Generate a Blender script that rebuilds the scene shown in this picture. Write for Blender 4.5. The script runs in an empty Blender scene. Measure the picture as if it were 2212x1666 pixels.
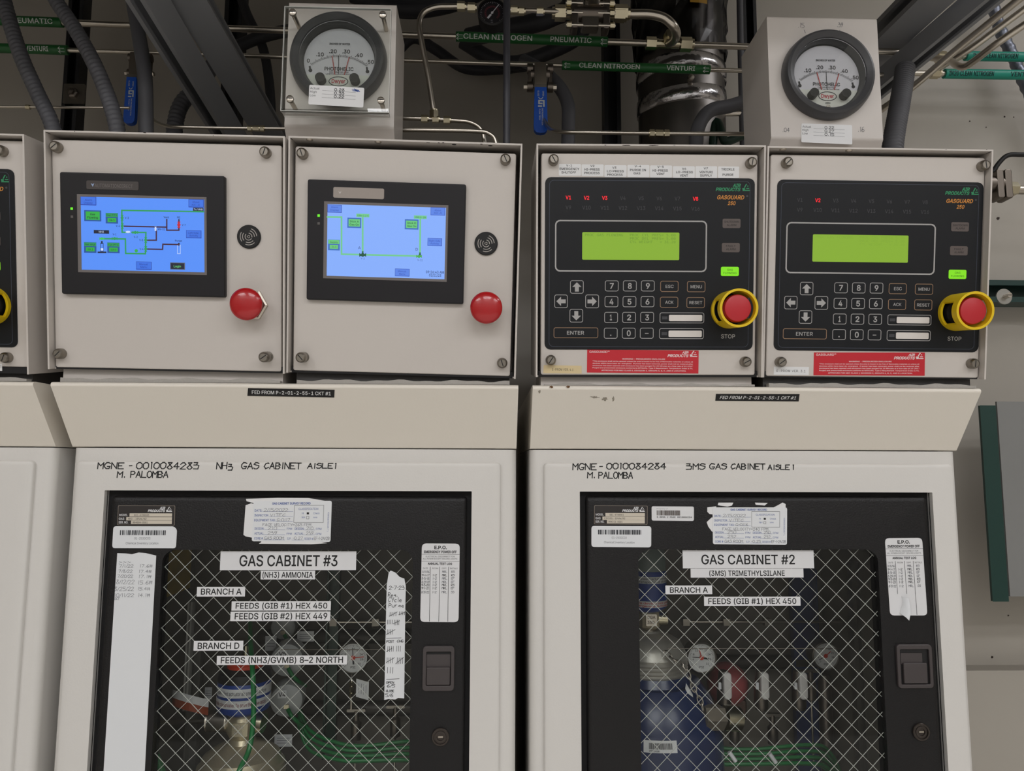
import bpy, math, random, os
from mathutils import Vector, Matrix
import numpy as np
from mathutils.geometry import tessellate_polygon, delaunay_2d_cdt

S = bpy.context.scene
C = S.collection
random.seed(7)
# ------------------------------------------------------------------ camera
Z0 = 1.45                      # height of the top edge of the cabinet windows
YAW, PITCH, ROLL = (math.radians(a) for a in (1.84, 6.31, 0.21))
CAM = Vector((0, -1.0394, Z0 + .0332))
F = 1600.0                     # focal length in pixels of the 2212 px wide frame
_f = Vector((math.sin(YAW)*math.cos(PITCH), math.cos(YAW)*math.cos(PITCH), math.sin(PITCH)))
_r = Vector((math.cos(YAW), -math.sin(YAW), 0)); _u = _r.cross(_f)
CR = _r*math.cos(ROLL) + _u*math.sin(ROLL); CU = _u*math.cos(ROLL) - _r*math.sin(ROLL); CF = _f
cam = bpy.data.cameras.new('camera'); cam.sensor_width = 36; cam.lens = 36*F/2212; cam.clip_start = .02
co = bpy.data.objects.new('camera', cam); C.objects.link(co)
m = Matrix((CR, CU, -CF)).transposed().to_4x4(); m.translation = CAM; co.matrix_world = m
S.camera = co
# ------------------------------------------------------------------ world, lights, exposure
W = bpy.data.worlds.new('world'); S.world = W; W.use_nodes = True
W.node_tree.nodes['Background'].inputs[0].default_value = (1, .96, .9, 1)
W.node_tree.nodes['Background'].inputs[1].default_value = .05
S.view_settings.view_transform = 'Standard'; S.view_settings.look = 'None'
S.view_settings.gamma = 1; S.view_settings.use_curve_mapping = False
S.view_settings.exposure = 0.0
def lamp(x, y, z, sx, sy, e, col=(1, 1, 1.03)):
    l = bpy.data.lights.new('ceiling_light', 'AREA'); l.shape = 'RECTANGLE'; l.size = sx; l.size_y = sy
    l.energy = e; l.color = col
    o = bpy.data.objects.new('ceiling_light', l); o.location = (x, y, z); C.objects.link(o)
    return o
for lx in (-1.7, 0.1, 1.9):                       # rows of fluorescent fixtures over the aisle
    lamp(lx, -2.15, 2.93, 1.2, .3, 12.6)
    lamp(lx, -2.85, 2.93, 1.2, .3, 12.6)
lamp(1.75, -.5, 2.93, .3, 1.2, 8)                # and one past the end of the cabinets
# ------------------------------------------------------------------ helpers
def ray(px, py): return CF*F + CR*(px-1106) + CU*(833-py)
def at(px, py, Y):
    d = ray(px, py); return CAM + d*((Y-CAM.y)/d.y)
def crop(x0, y0, s): return lambda x, y: (x0+x/s, y0+y/s)
ID = lambda x, y: (x, y)
c1 = crop(0, 0, 3.568); c2 = crop(560, 0, 3.95); c3 = crop(1080, 0, 3.687); c4 = crop(1600, 0, 3.614)
c5 = crop(0, 270, 2.975); c6 = crop(600, 280, 2.975); c7 = crop(1130, 300, 3.0855); c8 = crop(1630, 300, 2.873)
d1 = crop(180, 980, 4.761); d2 = crop(600, 980, 4.608); d3 = crop(180, 1300, 4.552); d4 = crop(600, 1300, 4.1736)
d5 = crop(1200, 980, 4.424); d6 = crop(1650, 980, 3.936); d7 = crop(1250, 1290, 4.431); d8 = crop(1650, 1290, 3.936)

class PL:
    """A plane: origin, unit axes u (right), v (up), n (towards the viewer)."""
    def __init__(s, o, u=(1, 0, 0), v=(0, 0, 1)):
        s.o = Vector(o); s.u = Vector(u).normalized(); s.v = Vector(v).normalized(); s.n = s.u.cross(s.v)
        s.ref = None
    def at(s, px, py):
        if s.ref:
            a, b = s.ref[0].at(px, py); return a+s.ref[1], b+s.ref[2]
        d = ray(px, py); p = CAM + d*((s.o-CAM).dot(s.n)/d.dot(s.n)) - s.o
        return p.dot(s.u), p.dot(s.v)
    def w(s, a, b, d=0): return s.o + s.u*a + s.v*b + s.n*d
    def off(s, d):
        p = PL(s.o+s.n*d, s.u, s.v); p.ref = s.ref; return p
    def rot(s, q, xa, ya, xb, yb):
        """same plane, axes turned so that u runs from pixel a to pixel b, origin at a"""
        a = Vector(s.at(*q(xa, ya))); b = Vector(s.at(*q(xb, yb))); e = (b-a).normalized()
        u = s.u*e.x + s.v*e.y; v = s.v*e.x - s.u*e.y
        p = PL(s.w(a.x, a.y), u, v)
        if s.ref:
            base = s
            class Q(PL):
                def at(t, px, py):
                    g = Vector(base.at(px, py)) - a
                    return g.x*e.x+g.y*e.y, -g.x*e.y+g.y*e.x
            p = Q(p.o, u, v)
        return p

# materials -----------------------------------------------------------
def lin(c): return tuple(((x/255+.055)/1.055)**2.4 if x > 10.3 else x/255/12.92 for x in c)
_M = {}
def M(name, col, rough=.5, metal=0, emit=0, bump=0, bscale=200, spec=.5, var=0, vscale=6, vcol=None, coat=0):
    if name in _M: return _M[name]
    m = bpy.data.materials.new(name); m.use_nodes = True; nt = m.node_tree; b = nt.nodes['Principled BSDF']
    c = lin(col)+(1,)
    b.inputs['Base Color'].default_value = c; b.inputs['Roughness'].default_value = rough
    b.inputs['Metallic'].default_value = metal; b.inputs['Specular IOR Level'].default_value = spec
    b.inputs['Coat Weight'].default_value = coat
    if emit:
        b.inputs['Emission Color'].default_value = c; b.inputs['Emission Strength'].default_value = emit
        b.inputs['Base Color'].default_value = (0, 0, 0, 1)
    if bump or var:
        tc = nt.nodes.new('ShaderNodeTexCoord')
    if bump:
        n = nt.nodes.new('ShaderNodeTexNoise'); n.inputs['Scale'].default_value = bscale; n.inputs['Detail'].default_value = 3
        bp = nt.nodes.new('ShaderNodeBump'); bp.inputs['Strength'].default_value = bump; bp.inputs['Distance'].default_value = .001
        nt.links.new(tc.outputs['Object'], n.inputs['Vector'])
        nt.links.new(n.outputs['Fac'], bp.inputs['Height']); nt.links.new(bp.outputs['Normal'], b.inputs['Normal'])
    if var:
        n2 = nt.nodes.new('ShaderNodeTexNoise'); n2.inputs['Scale'].default_value = vscale; n2.inputs['Detail'].default_value = 6
        nt.links.new(tc.outputs['Object'], n2.inputs['Vector'])
        mx = nt.nodes.new('ShaderNodeMix'); mx.data_type = 'RGBA'
        mx.inputs['A'].default_value = c
        mx.inputs['B'].default_value = (lin(vcol) if vcol else tuple(x*.6 for x in c[:3]))+(1,)
        rp = nt.nodes.new('ShaderNodeMapRange'); rp.inputs['From Min'].default_value = .45; rp.inputs['From Max'].default_value = .75
        rp.inputs['To Max'].default_value = var
        nt.links.new(n2.outputs['Fac'], rp.inputs['Value']); nt.links.new(rp.outputs['Result'], mx.inputs['Factor'])
        nt.links.new(mx.outputs['Result'], b.inputs['Base Color'])
    _M[name] = m; return m
def clear(name, tint=(1, 1, 1), ior=1.45, rough=0):
    """thin clear sheet: see-through with a fresnel gloss"""
    if name in _M: return _M[name]
    m = bpy.data.materials.new(name); m.use_nodes = True; nt = m.node_tree; nt.nodes.remove(nt.nodes['Principled BSDF'])
    t = nt.nodes.new('ShaderNodeBsdfTransparent'); t.inputs[0].default_value = tint+(1,)
    g = nt.nodes.new('ShaderNodeBsdfGlossy'); g.inputs['Roughness'].default_value = rough
    lw = nt.nodes.new('ShaderNodeFresnel'); lw.inputs['IOR'].default_value = ior
    mx = nt.nodes.new('ShaderNodeMixShader')
    nt.links.new(lw.outputs[0], mx.inputs[0]); nt.links.new(t.outputs[0], mx.inputs[1]); nt.links.new(g.outputs[0], mx.inputs[2])
    nt.links.new(mx.outputs[0], nt.nodes['Material Output'].inputs[0])
    _M[name] = m; return m

PAINT = M('cabinet_paint', (214, 211, 206), .42, bump=.12, bscale=350)
CREAM = M('cream_paint', (231, 224, 212), .4, bump=.1, bscale=300)
BOXP = M('box_paint', (203, 196, 189), .38, bump=.06, bscale=300)
GREYIN = M('interior_grey', (112, 107, 97), .6, var=.5, vscale=5)
BLACKP = M('black_textured', (20, 19, 20), .42, spec=.35, bump=.5, bscale=420)
BLACK = M('black_matte', (14, 13, 14), .6)
RUBBER = M('rubber', (20, 19, 20), .75)
CHAR = M('charcoal_plastic', (31, 30, 33), .45, spec=.3)
KEYP = M('keypad_black', (17, 19, 23), .42, spec=.3)
STEEL = M('steel', (200, 192, 180), .28, 1)
BRUSH = M('brushed_steel', (146, 140, 131), .38, 1, bump=.15, bscale=600)
DSTEEL = M('dull_steel', (120, 112, 104), .42, 1)
BRASSY = M('nickel', (205, 196, 170), .25, 1)
HOSE = M('grey_hose', (84, 84, 88), .6)
DHOSE = M('dark_hose', (40, 40, 44), .55)
STRUT = M('strut_grey', (132, 133, 136), .45)
RED = M('mushroom_red', (176, 12, 20), .22, coat=.5)
RED2 = M('stop_red', (190, 38, 48), .4)
YEL = M('guard_yellow', (232, 196, 20), .4)
WHITE = M('white_label', (226, 226, 226), .5)
LGREY = M('label_grey', (220, 220, 221), .45)
PAPER = M('paper', (222, 224, 226), .6)
INK = M('black_ink', (16, 16, 17), .6)
PEN = M('pencil', (96, 98, 104), .7)
BLUEINK = M('blue_ink', (46, 78, 150), .6)
GREEN = M('sleeve_green', (24, 92, 40), .45)
TEAL = M('sleeve_teal', (18, 140, 120), .45)
BLUEH = M('handle_blue', (18, 84, 190), .4)
BLUEC = M('cylinder_blue', (26, 42, 82), .25, var=.35, vscale=9, vcol=(38, 50, 80))
GTUBE = M('green_tubing', (20, 120, 60), .3)
GLASS = clear('clear_glass', (.975, .985, .98), 1.3)
ACRYL = clear('clear_acrylic', (.97, .98, .97))

# mesh builder ----------------------------------------------------------
def font(n):
    try:
        p = os.path.join(bpy.utils.resource_path('LOCAL'), 'datafiles', 'fonts', n)   # ships inside Blender itself
        return bpy.data.fonts.load(p) if os.path.exists(p) else None
    except Exception:
        return None
SANS = font('Inter.woff2')
MONO = font('DejaVuSansMono.woff2')
_TC = {}
def glyphs(s, bold=0, shear=0, fnt=None, sp=1.0):
    """outlines of a text as triangles (unit size), its ink box and its cap height"""
    k = (s, bold, shear, fnt, sp)
    if k in _TC: return _TC[k]
    c = bpy.data.curves.new('t', 'FONT'); c.body = s; c.fill_mode = 'NONE'; c.resolution_u = 4
    if fnt: c.font = fnt
    c.offset = bold; c.shear = shear; c.space_character = sp
    o = bpy.data.objects.new('t', c); me = bpy.data.meshes.new_from_object(o)
    nb = {}
    for e in me.edges:
        a, b = e.vertices; nb.setdefault(a, []).append(b); nb.setdefault(b, []).append(a)
    seen = set(); loops = []
    P = [v.co.xy for v in me.vertices]
    for v in nb:                              # closed contours, in vertex order
        if v in seen: continue
        l = [v]; seen.add(v); cur = v
        while True:
            nx = [w for w in nb[cur] if w not in seen]
            if not nx: break
            cur = v+1 if (cur == v and v+1 in nx) else nx[0]; seen.add(cur); l.append(cur)
        if len(l) > 2: loops.append([P[i].copy() for i in l])
    A = [sum(l[i-1].x*l[i].y-l[i].x*l[i-1].y for i in range(len(l))) for l in loops]
    sg = 1 if A and A[max(range(len(A)), key=lambda i: abs(A[i]))] > 0 else -1
    if bold:                                  # thicken every contour
        for l in loops:
            n = len(l); N = []
            for i in range(n):
                a = (l[i]-l[i-1]); b_ = (l[(i+1) % n]-l[i])
                a = Vector((a.y, -a.x)); b_ = Vector((b_.y, -b_.x))
                if a.length < 1e-9: a = b_
                if b_.length < 1e-9: b_ = a
                v = (a.normalized()+b_.normalized()) if a.length > 1e-9 else Vector((0, 0))
                N.append(v/max(v.length_squared/2, .7)*sg*bold if v.length > 1e-9 else v)
            for p, d in zip(l, N): p += d
    # contours that overlap in x form one cluster (a letter); fill it by winding number
    vs = []; fs = []
    order = sorted(range(len(loops)), key=lambda i: min(p.x for p in loops[i])); cl = []
    for i in order:
        x0 = min(p.x for p in loops[i]); x1 = max(p.x for p in loops[i])
        if cl and x0 < cl[-1][1]-1e-4: cl[-1][0].append(i); cl[-1][1] = max(cl[-1][1], x1)
        else: cl.append([[i], x1])
    for ids, _x in cl:
        pts = []; ed = []
        for i in ids:
            n0 = len(pts); k_ = len(loops[i]); pts += loops[i]; ed += [(n0+j, n0+(j+1) % k_) for j in range(k_)]
        r = delaunay_2d_cdt(pts, ed, [], 0, 1e-6)
        P2 = np.array([(p.x, p.y) for p in pts]); E0 = P2[[e[0] for e in ed]]; E1 = P2[[e[1] for e in ed]]
        V2 = np.array([(p.x, p.y) for p in r[0]]); T = np.array([f for f in r[2] if len(f) == 3])
        if not len(T): continue
        c_ = V2[T].mean(1); cx = c_[:, 0:1]; cy = c_[:, 1:2]
        side = (E1[:, 0]-E0[:, 0])*(cy-E0[:, 1])-(cx-E0[:, 0])*(E1[:, 1]-E0[:, 1])
        wn = ((E0[:, 1] <= cy) & (E1[:, 1] > cy) & (side > 0)).sum(1)-((E0[:, 1] > cy) & (E1[:, 1] <= cy) & (side < 0)).sum(1)
        n0 = len(vs); vs += [tuple(v) for v in V2]; fs += [tuple(int(n0+j) for j in t) for t in T[wn != 0]]
    bpy.data.objects.remove(o); bpy.data.curves.remove(c); bpy.data.meshes.remove(me)
    xs = [v[0] for v in vs] or [0, 1]; ys = [v[1] for v in vs] or [0, 1]
    _TC[k] = (vs, fs, min(xs), max(xs), min(ys), max(ys)); return _TC[k]
def cap(fnt): g = glyphs('H', 0, 0, fnt); return g[5]

class MB:
    def __init__(s): s.v = []; s.f = []; s.mi = []; s.sm = []; s.mats = []
    def add(s, vs, fs, mat, smooth=False):
        if mat not in s.mats: s.mats.append(mat)
        i = s.mats.index(mat); n = len(s.v); s.v += [tuple(v) for v in vs]
        for f in fs: s.f.append(tuple(n+j for j in f)); s.mi.append(i); s.sm.append(smooth)
        return s
    def loops(s, L, mat, cap0=True, cap1=True, smooth=False, closed=True):
        """skin a stack of equal-length loops of points"""
        n = len(L[0]); vs = [p for l in L for p in l]; fs = []
        for k in range(len(L)-1):
            for i in range(n if closed else n-1):
                j = (i+1) % n; fs.append((k*n+i, k*n+j, (k+1)*n+j, (k+1)*n+i))
        s.add(vs, fs, mat, smooth)
        if cap0: s.add(L[0], [tuple(range(n))[::-1]], mat)
        if cap1: s.add(L[-1], [tuple(range(n))], mat)
        return s
    def rbox(s, pl, x0, y0, x1, y1, z0, z1, mat, r=0, ch=0, seg=4, back=True):
        if x1 < x0: x0, x1 = x1, x0
        if y1 < y0: y0, y1 = y1, y0
        def ring(i, z):
            rr = max(r-i, 1e-5) if r else 0
            X0, Y0, X1, Y1 = x0+i, y0+i, x1-i, y1-i
            if not r: return [pl.w(X0, Y0, z), pl.w(X1, Y0, z), pl.w(X1, Y1, z), pl.w(X0, Y1, z)]
            out = []
            for cx, cy, a0 in ((X1-rr, Y0+rr, -90), (X1-rr, Y1-rr, 0), (X0+rr, Y1-rr, 90), (X0+rr, Y0+rr, 180)):
                for k in range(seg+1):
                    a = math.radians(a0+90*k/seg); out.append(pl.w(cx+rr*math.cos(a), cy+rr*math.sin(a), z))
            return out
        L = [ring(0, z0)]
        if ch:
            for k in range(4):
                a = math.pi/2*k/3; L.append(ring(ch*(1-math.cos(a)), z1-ch+ch*math.sin(a)))
        else: L.append(ring(0, z1))
        return s.loops(L, mat, back, True)
    def px(s, pl, q, xa, ya, xb, yb, z0, z1, mat, **k):
        a = pl.at(*q(xa, ya)); b = pl.at(*q(xb, yb)); return s.rbox(pl, a[0], a[1], b[0], b[1], z0, z1, mat, **k)
    def frame(s, pl, X0, Y0, X1, Y1, x0, y0, x1, y1, z0, z1, mat, R=0, r=0, seg=5):
        """flat frame: outer rectangle (radius R) with an opening (radius r)"""
        def ring(a, b, c, d, q, z):
            out = []
            q = max(q, 1e-5)
            for cx, cy, a0 in ((c-q, b+q, -90), (c-q, d-q, 0), (a+q, d-q, 90), (a+q, b+q, 180)):
                for k in range(seg+1):
                    t = math.radians(a0+90*k/seg); out.append(pl.w(cx+q*math.cos(t), cy+q*math.sin(t), z))
            return out
        o0, o1 = ring(X0, Y0, X1, Y1, R, z0), ring(X0, Y0, X1, Y1, R, z1)
        i1, i0 = ring(x0, y0, x1, y1, r, z1), ring(x0, y0, x1, y1, r, z0)
        return s.loops([o0, o1, i1, i0, o0], mat, False, False)
    def poly(s, pl, pts, z0, z1, mat):
        ring = [[Vector((a, b, 0)) for a, b in pts]]; n = len(pts)
        t = tessellate_polygon(ring)
        s.add([pl.w(a, b, z1) for a, b in pts], t, mat)
        if z1 != z0:
            s.add([pl.w(a, b, z0) for a, b in pts]+[pl.w(a, b, z1) for a, b in pts],
                  [(i, (i+1) % n, n+(i+1) % n, n+i) for i in range(n)], mat)
        return s
    def ppoly(s, pl, q, pts, z0, z1, mat): return s.poly(pl, [pl.at(*q(x, y)) for x, y in pts], z0, z1, mat)
    def lathe(s, pl, x, y, prof, mat, seg=32, smooth=True, a0=0, cap1=True):
        L = []
        for r, z in prof:
            L.append([pl.w(x+r*math.cos(a0+2*math.pi*k/seg), y+r*math.sin(a0+2*math.pi*k/seg), z) for k in range(seg)])
        # split where the profile turns sharply so that shading stays crisp
        part = [L[0]]
        for i in range(1, len(L)):
            part.append(L[i])
            if 0 < i < len(L)-1:
                d0 = Vector((prof[i][0]-prof[i-1][0], prof[i][1]-prof[i-1][1])); d1_ = Vector((prof[i+1][0]-prof[i][0], prof[i+1][1]-prof[i][1]))
                if d0.length > 1e-9 and d1_.length > 1e-9 and d0.angle(d1_) > .6:
                    s.loops(part, mat, False, False, smooth); part = [L[i]]
        s.loops(part, mat, False, False, smooth)
        if prof[0][0] > 1e-6 and abs(prof[0][1]-prof[1][1]) > 1e-7: s.add(L[0], [tuple(range(seg))[::-1]], mat)
        if cap1 and prof[-1][0] > 1e-6: s.add(L[-1], [tuple(range(seg))], mat)
        return s
    def tube(s, pts, r, mat, seg=14, caps=True, flat=False):
        pts = [Vector(p) for p in pts]; n = len(pts)
        rr = r if isinstance(r, (list, tuple)) else [r]*n
        t0 = (pts[1]-pts[0]).normalized()
        up = Vector((0, 0, 1)) if abs(t0.z) < .9 else Vector((1, 0, 0))
        a = t0.cross(up).normalized(); L = []; tp = t0
        for i in range(n):
            t = ((pts[min(i+1, n-1)]-pts[i]).normalized() + (pts[i]-pts[max(i-1, 0)]).normalized())
            t = t.normalized() if t.length > 1e-9 else tp
            qd = tp.rotation_difference(t); a = qd @ a; a = (a-t*a.dot(t)).normalized(); b = t.cross(a); tp = t
            L.append([pts[i]+(a*math.cos(2*math.pi*k/seg)+b*math.sin(2*math.pi*k/seg))*rr[i] for k in range(seg)])
        return s.loops(L, mat, caps, caps, not flat)
    def stroke(s, pl, pts, w, z, mat):
        for i_, ((ax, ay), (bx, by)) in enumerate(zip(pts, pts[1:])):
            z_ = z+(i_ % 3)*.00002
            d = Vector((bx-ax, by-ay)); l = d.length
            if l < 1e-7: d = Vector((1, 0)); l = 1e-7
            d = d/l; e = d*w*.42; p = Vector((-d.y, d.x))*w/2
            A = Vector((ax, ay))-e; B = Vector((bx, by))+e
            s.add([pl.w(*(A+p), z_), pl.w(*(A-p), z_), pl.w(*(B-p), z_), pl.w(*(B+p), z_)], [(0, 1, 2, 3)], mat)
        return s
    def line(s, pl, q, pts, w, z, mat): return s.stroke(pl, [pl.at(*q(x, y)) for x, y in pts], w, z, mat)
    def text(s, pl, q, t, x0, y0, x1, y1, z, mat, bold=0, shear=0, fnt=None, wrap=0, free=False, sp=1.0):
        """print t so that its capitals stand between pixel rows y0 and y1 and its ink spans columns x0..x1"""
        fnt = fnt or SANS
        g = glyphs(t, bold, shear, fnt, sp); a = pl.at(*q(x0, y1)); b = pl.at(*q(x1, y1)); h_ = pl.at(*q(x0, y0))
        sy = abs(h_[1]-a[1])/max(cap(fnt), .01); w = max(g[3]-g[2], 1e-6); sx = sy if free else (b[0]-a[0])/w
        k = (b[1]-a[1])/(b[0]-a[0]) if getattr(q, 'tilt', False) else 0     # a tilted card tilts its print
        P = []
        for x, y in g[0]:
            X = a[0]+(x-g[2])*sx-k*y*sy; Y = a[1]+y*sy+k*(x-g[2])*sx
            if wrap: P.append(pl.w(X, wrap*math.sin(Y/wrap), wrap*math.cos(Y/wrap)+z))
            else: P.append(pl.w(X, Y, z))
        return s.add(P, g[1], mat)
    def hand(s, pl, q, t, x0, y0, x1, y1, z, mat, w=.0006, jit=.06, slant=.12):
        """handwriting in strokes"""
        a = pl.at(*q(x0, y1)); b = pl.at(*q(x1, y1)); h_ = pl.at(*q(x0, y0)); rnd = random.Random(t)
        tl = (b[1]-a[1])/(b[0]-a[0]) if getattr(q, 'tilt', False) else 0
        n = sum(.6 if ch in ' .,1I-/\'l' else 1 for ch in t); sx = (b[0]-a[0])/max(n, .1); sy = h_[1]-a[1]; X = a[0]
        for ch in t:
            adv = .6 if ch in ' .,1I-/\'l' else 1
            st = HAND.get(ch) or HAND.get(ch.upper())
            if st:
                dy = rnd.uniform(-jit, jit)
                for line in st.split():
                    pts = [(X+((int(line[i])/6*.8*adv)+slant*int(line[i+1])/8*.5+rnd.uniform(-jit, jit)*.3)*sx,
                            a[1]+(int(line[i+1])/8+dy*.5+rnd.uniform(-jit, jit)*.3)*sy) for i in range(0, len(line), 2)]
                    pts = [(u, v+tl*(u-a[0])) for u, v in pts]
                    if len(pts) == 1: pts = pts*2
                    s.stroke(pl, pts, w, z, mat)
            X += adv*sx
        return s
    def obj(s, name, parent=None, bevel=0):
        root = parent
        while root is not None and root.parent is not None: root = root.parent
        base = root.location.copy() if root is not None else Vector((0, 0, 0))
        if root is None and s.v:
            base = Vector([sum(v[i] for v in s.v)/len(s.v) for i in (0, 1)]+[min(v[2] for v in s.v)])
        me = bpy.data.meshes.new(name)
        me.from_pydata([tuple(Vector(v)-base) for v in s.v], [], s.f)
        for mt in s.mats: me.materials.append(mt)
        me.polygons.foreach_set('material_index', s.mi); me.polygons.foreach_set('use_smooth', s.sm)
        me.update()
        o = bpy.data.objects.new(name, me); C.objects.link(o)
        if parent is not None: o.parent = parent
        else: o.location = base
        if bevel:
            b = o.modifiers.new('edge', 'BEVEL'); b.width = bevel; b.segments = 3; b.limit_method = 'ANGLE'
        return o
# stroke letters on a 6 x 8 grid (two digits a point, a space lifts the pen)
HAND = {'A': '003860 1353', 'B': '0008486546 0444624000', 'C': '6758270321204162', 'D': '0008486652400 0'.replace(' ', ''), 'E': '60000868 0444', 'F': '000868 0444',
 'G': '67482805022050634333', 'H': '0008 6068 0464', 'I': '3038', 'J': '0220406268', 'K': '0008 680460', 'L': '080060', 'M': '0008346860', 'N': '00086068',
 'O': '28060220406266482 8'.replace(' ', ''), 'P': '00084866440 4'.replace(' ', ''), 'Q': '280602204062664828 4260', 'R': '00084866440460', 'S': '67482806256462401001', 'T': '0868 3830',
 'U': '0802204062 68'.replace(' ', ''), 'V': '083068', 'W': '0810345068', 'X': '0068 0860', 'Y': '0834 6830', 'Z': '08680060',
 '0': '28060220406266482 8'.replace(' ', ''), '1': '2838 3830', '2': '062848660060', '3': '0848350 54564504000'.replace(' ', ''), '4': '4048 480363',
 '5': '6808054563614000', '6': '58270220406244240 2'.replace(' ', ''), '7': '086820', '8': '35183858350220406235', '9': '656848280524456 56420'.replace(' ', ''),
 '-': '0454', '/': '0068', '.': '2021', ',': '2110', '#': '1018 5058 0363 0666', '=': '0363 0565', ':': '3233 3536', '"': '1816 4846', '|': '3038',
 'a': '5020022454 5450', 'c': '5424022050', 'e': '0252442402205 0'.replace(' ', ''), 'g': '5424022252 5450', 'l': '3830', 'p': '0004 0444524000', 'r': '0005 0345', 'u': '0402205054', 'x': '0054 0450', '~': '0415243354 0010', '*': '0068 0860 3038'}
def thing(name, label, cat, loc, group=None):
    o = bpy.data.objects.new(name, None); C.objects.link(o); o.location = loc; o.empty_display_size = .05
    o['label'] = label; o['category'] = cat
    if group: o['group'] = group
    return o
def tag(o, label, cat, group=None):
    o['label'] = label; o['category'] = cat
    if group: o['group'] = group
    return o
def struct(o): o['kind'] = 'structure'; return o
def lab(o, t): o['label'] = t; return o
def smooth_path(pts, n=8):
    """Catmull-Rom through the points"""
    P = [Vector(p) for p in pts]; P = [P[0]*2-P[1]]+P+[P[-1]*2-P[-2]]; out = []
    for i in range(1, len(P)-2):
        a, b, c, d = P[i-1:i+3]
        for k in range(n):
            t = k/n
            out.append(.5*((2*b)+(c-a)*t+(2*a-5*b+4*c-d)*t*t+(3*b-a-3*c+d)*t**3))
    return out+[P[-2]]
# ------------------------------------------------------------------ room shell
RX0, RX1, RY0, RY1, RZ = -2.6, 3.2, -3.2, .62, 3.0
WALLP = M('painted_wall', (176, 170, 160), .55, bump=.25, bscale=35, var=.25, vscale=3, vcol=(160, 152, 142))
def slab(name, x0, y0, z0, x1, y1, z1, mat):
    b = MB(); b.rbox(PL((0, 0, z0), (1, 0, 0), (0, 1, 0)), x0, y0, x1, y1, 0, z1-z0, mat); return struct(b.obj(name))
slab('floor', RX0, RY0, -.1, RX1, RY1, 0, M('floor_vinyl', (222, 219, 212), .35, var=.3, vscale=2))
slab('ceiling', RX0, RY0, RZ, RX1, RY1, RZ+.1, M('ceiling_tile', (205, 203, 198), .8))
slab('wall_back', RX0, RY1, 0, RX1, RY1+.1, RZ, WALLP)
slab('wall_front', RX0, RY0-.1, 0, RX1, RY0, RZ, M('white_wall', (222, 220, 216), .6))
slab('wall_left', RX0-.1, RY0, 0, RX0, RY1, RZ, WALLP)
slab('wall_right', RX1, RY0, 0, RX1+.1, RY1, RZ, WALLP)
# thicker foot of the wall right of the cabinets
_z = at(2150, 1449, .575).z
b = MB(); b.rbox(PL((0, RY1, 0)), .70, 0, RX1, _z, 0, .045, WALLP); struct(b.obj('trim_1'))

# ------------------------------------------------------------------ gas cabinets
DP = PL((0, 0, Z0))                                    # front plane of the doors
CY, CYB = .008, .46                                    # cabinet face and back
ZT, ZH = Z0+.0592, Z0+.1433                            # cabinet top, hood top
HP = PL((0, CY, ZT), (1, 0, 0), (0, -.0535-CY, ZH-.006-ZT))  # slanted hood face
def quad(tl, tr, br, bl):
    """normalised 0..100 card coordinates to pixels"""
    def q(x, y):
        x /= 100; y /= 100
        return tuple((1-y)*((1-x)*tl[i]+x*tr[i])+y*((1-x)*bl[i]+x*br[i]) for i in (0, 1))
    q.tilt = True
    return q
def card(b, pl, q, d, mat, pts=None, r=.003, th=.0003):
    """the sheet of a label; returns its front depth"""
    pts = pts or [(0, 0), (100, 0), (100, 100), (0, 100)]
    P = [Vector(pl.at(*q(*p))) for p in pts]
    if r:                                              # rounded corners
        o = []
        for i, p in enumerate(P):
            a = (P[i-1]-p); c = (P[(i+1) % len(P)]-p); rr = min(r, a.length*.45, c.length*.45); a.normalize(); c.normalize()
            for k in range(5):
                t = k/4; o.append(p+a*rr*(1-t)**2+c*rr*t**2)
        P = o
    b.poly(pl, [tuple(p) for p in P], d, d+th, mat)
    return d+th+.00008
def bars(b, pl, q, x0, y0, x1, y1, z, mat, n, seed):
    r = random.Random(seed); x = x0; w = (x1-x0)/n
    while x < x1:
        t = w*r.choice((.5, .5, 1, 1.4)); 
        A = pl.at(*q(x, y1)); B = pl.at(*q(min(x+t, x1), y0)); b.add([pl.w(A[0], A[1], z), pl.w(B[0], A[1], z), pl.w(B[0], B[1], z), pl.w(A[0], B[1], z)], [(0, 1, 2, 3)], mat)
        x += t+w*r.choice((.4, .5, .9))
def aplogo(b, pl, q, x0, y0, x1, y1, z, mat):
    """slanted stroke, dot and bars of the maker's mark"""
    for pts in ([(18, 52), (42, 0), (56, 0), (32, 52)], [(58, 26), (70, 20), (72, 36), (60, 40)], [(0, 58), (34, 58), (28, 100), (0, 100), (6, 80), (0, 80)],
                [(46, 56), (84, 56), (78, 70), (46, 70)], [(24, 84), (92, 84), (86, 100), (24, 100)]):
        b.ppoly(pl, lambda u, v: q(x0+(x1-x0)*u/100, y0+(y1-y0)*v/100), pts, z, z, mat)
CREAMF = M('plate_field', (205, 196, 180), .5); PLATEK = M('plate_dark', (38, 33, 31), .4); PLINE = M('plate_line', (120, 110, 100), .5)
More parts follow.
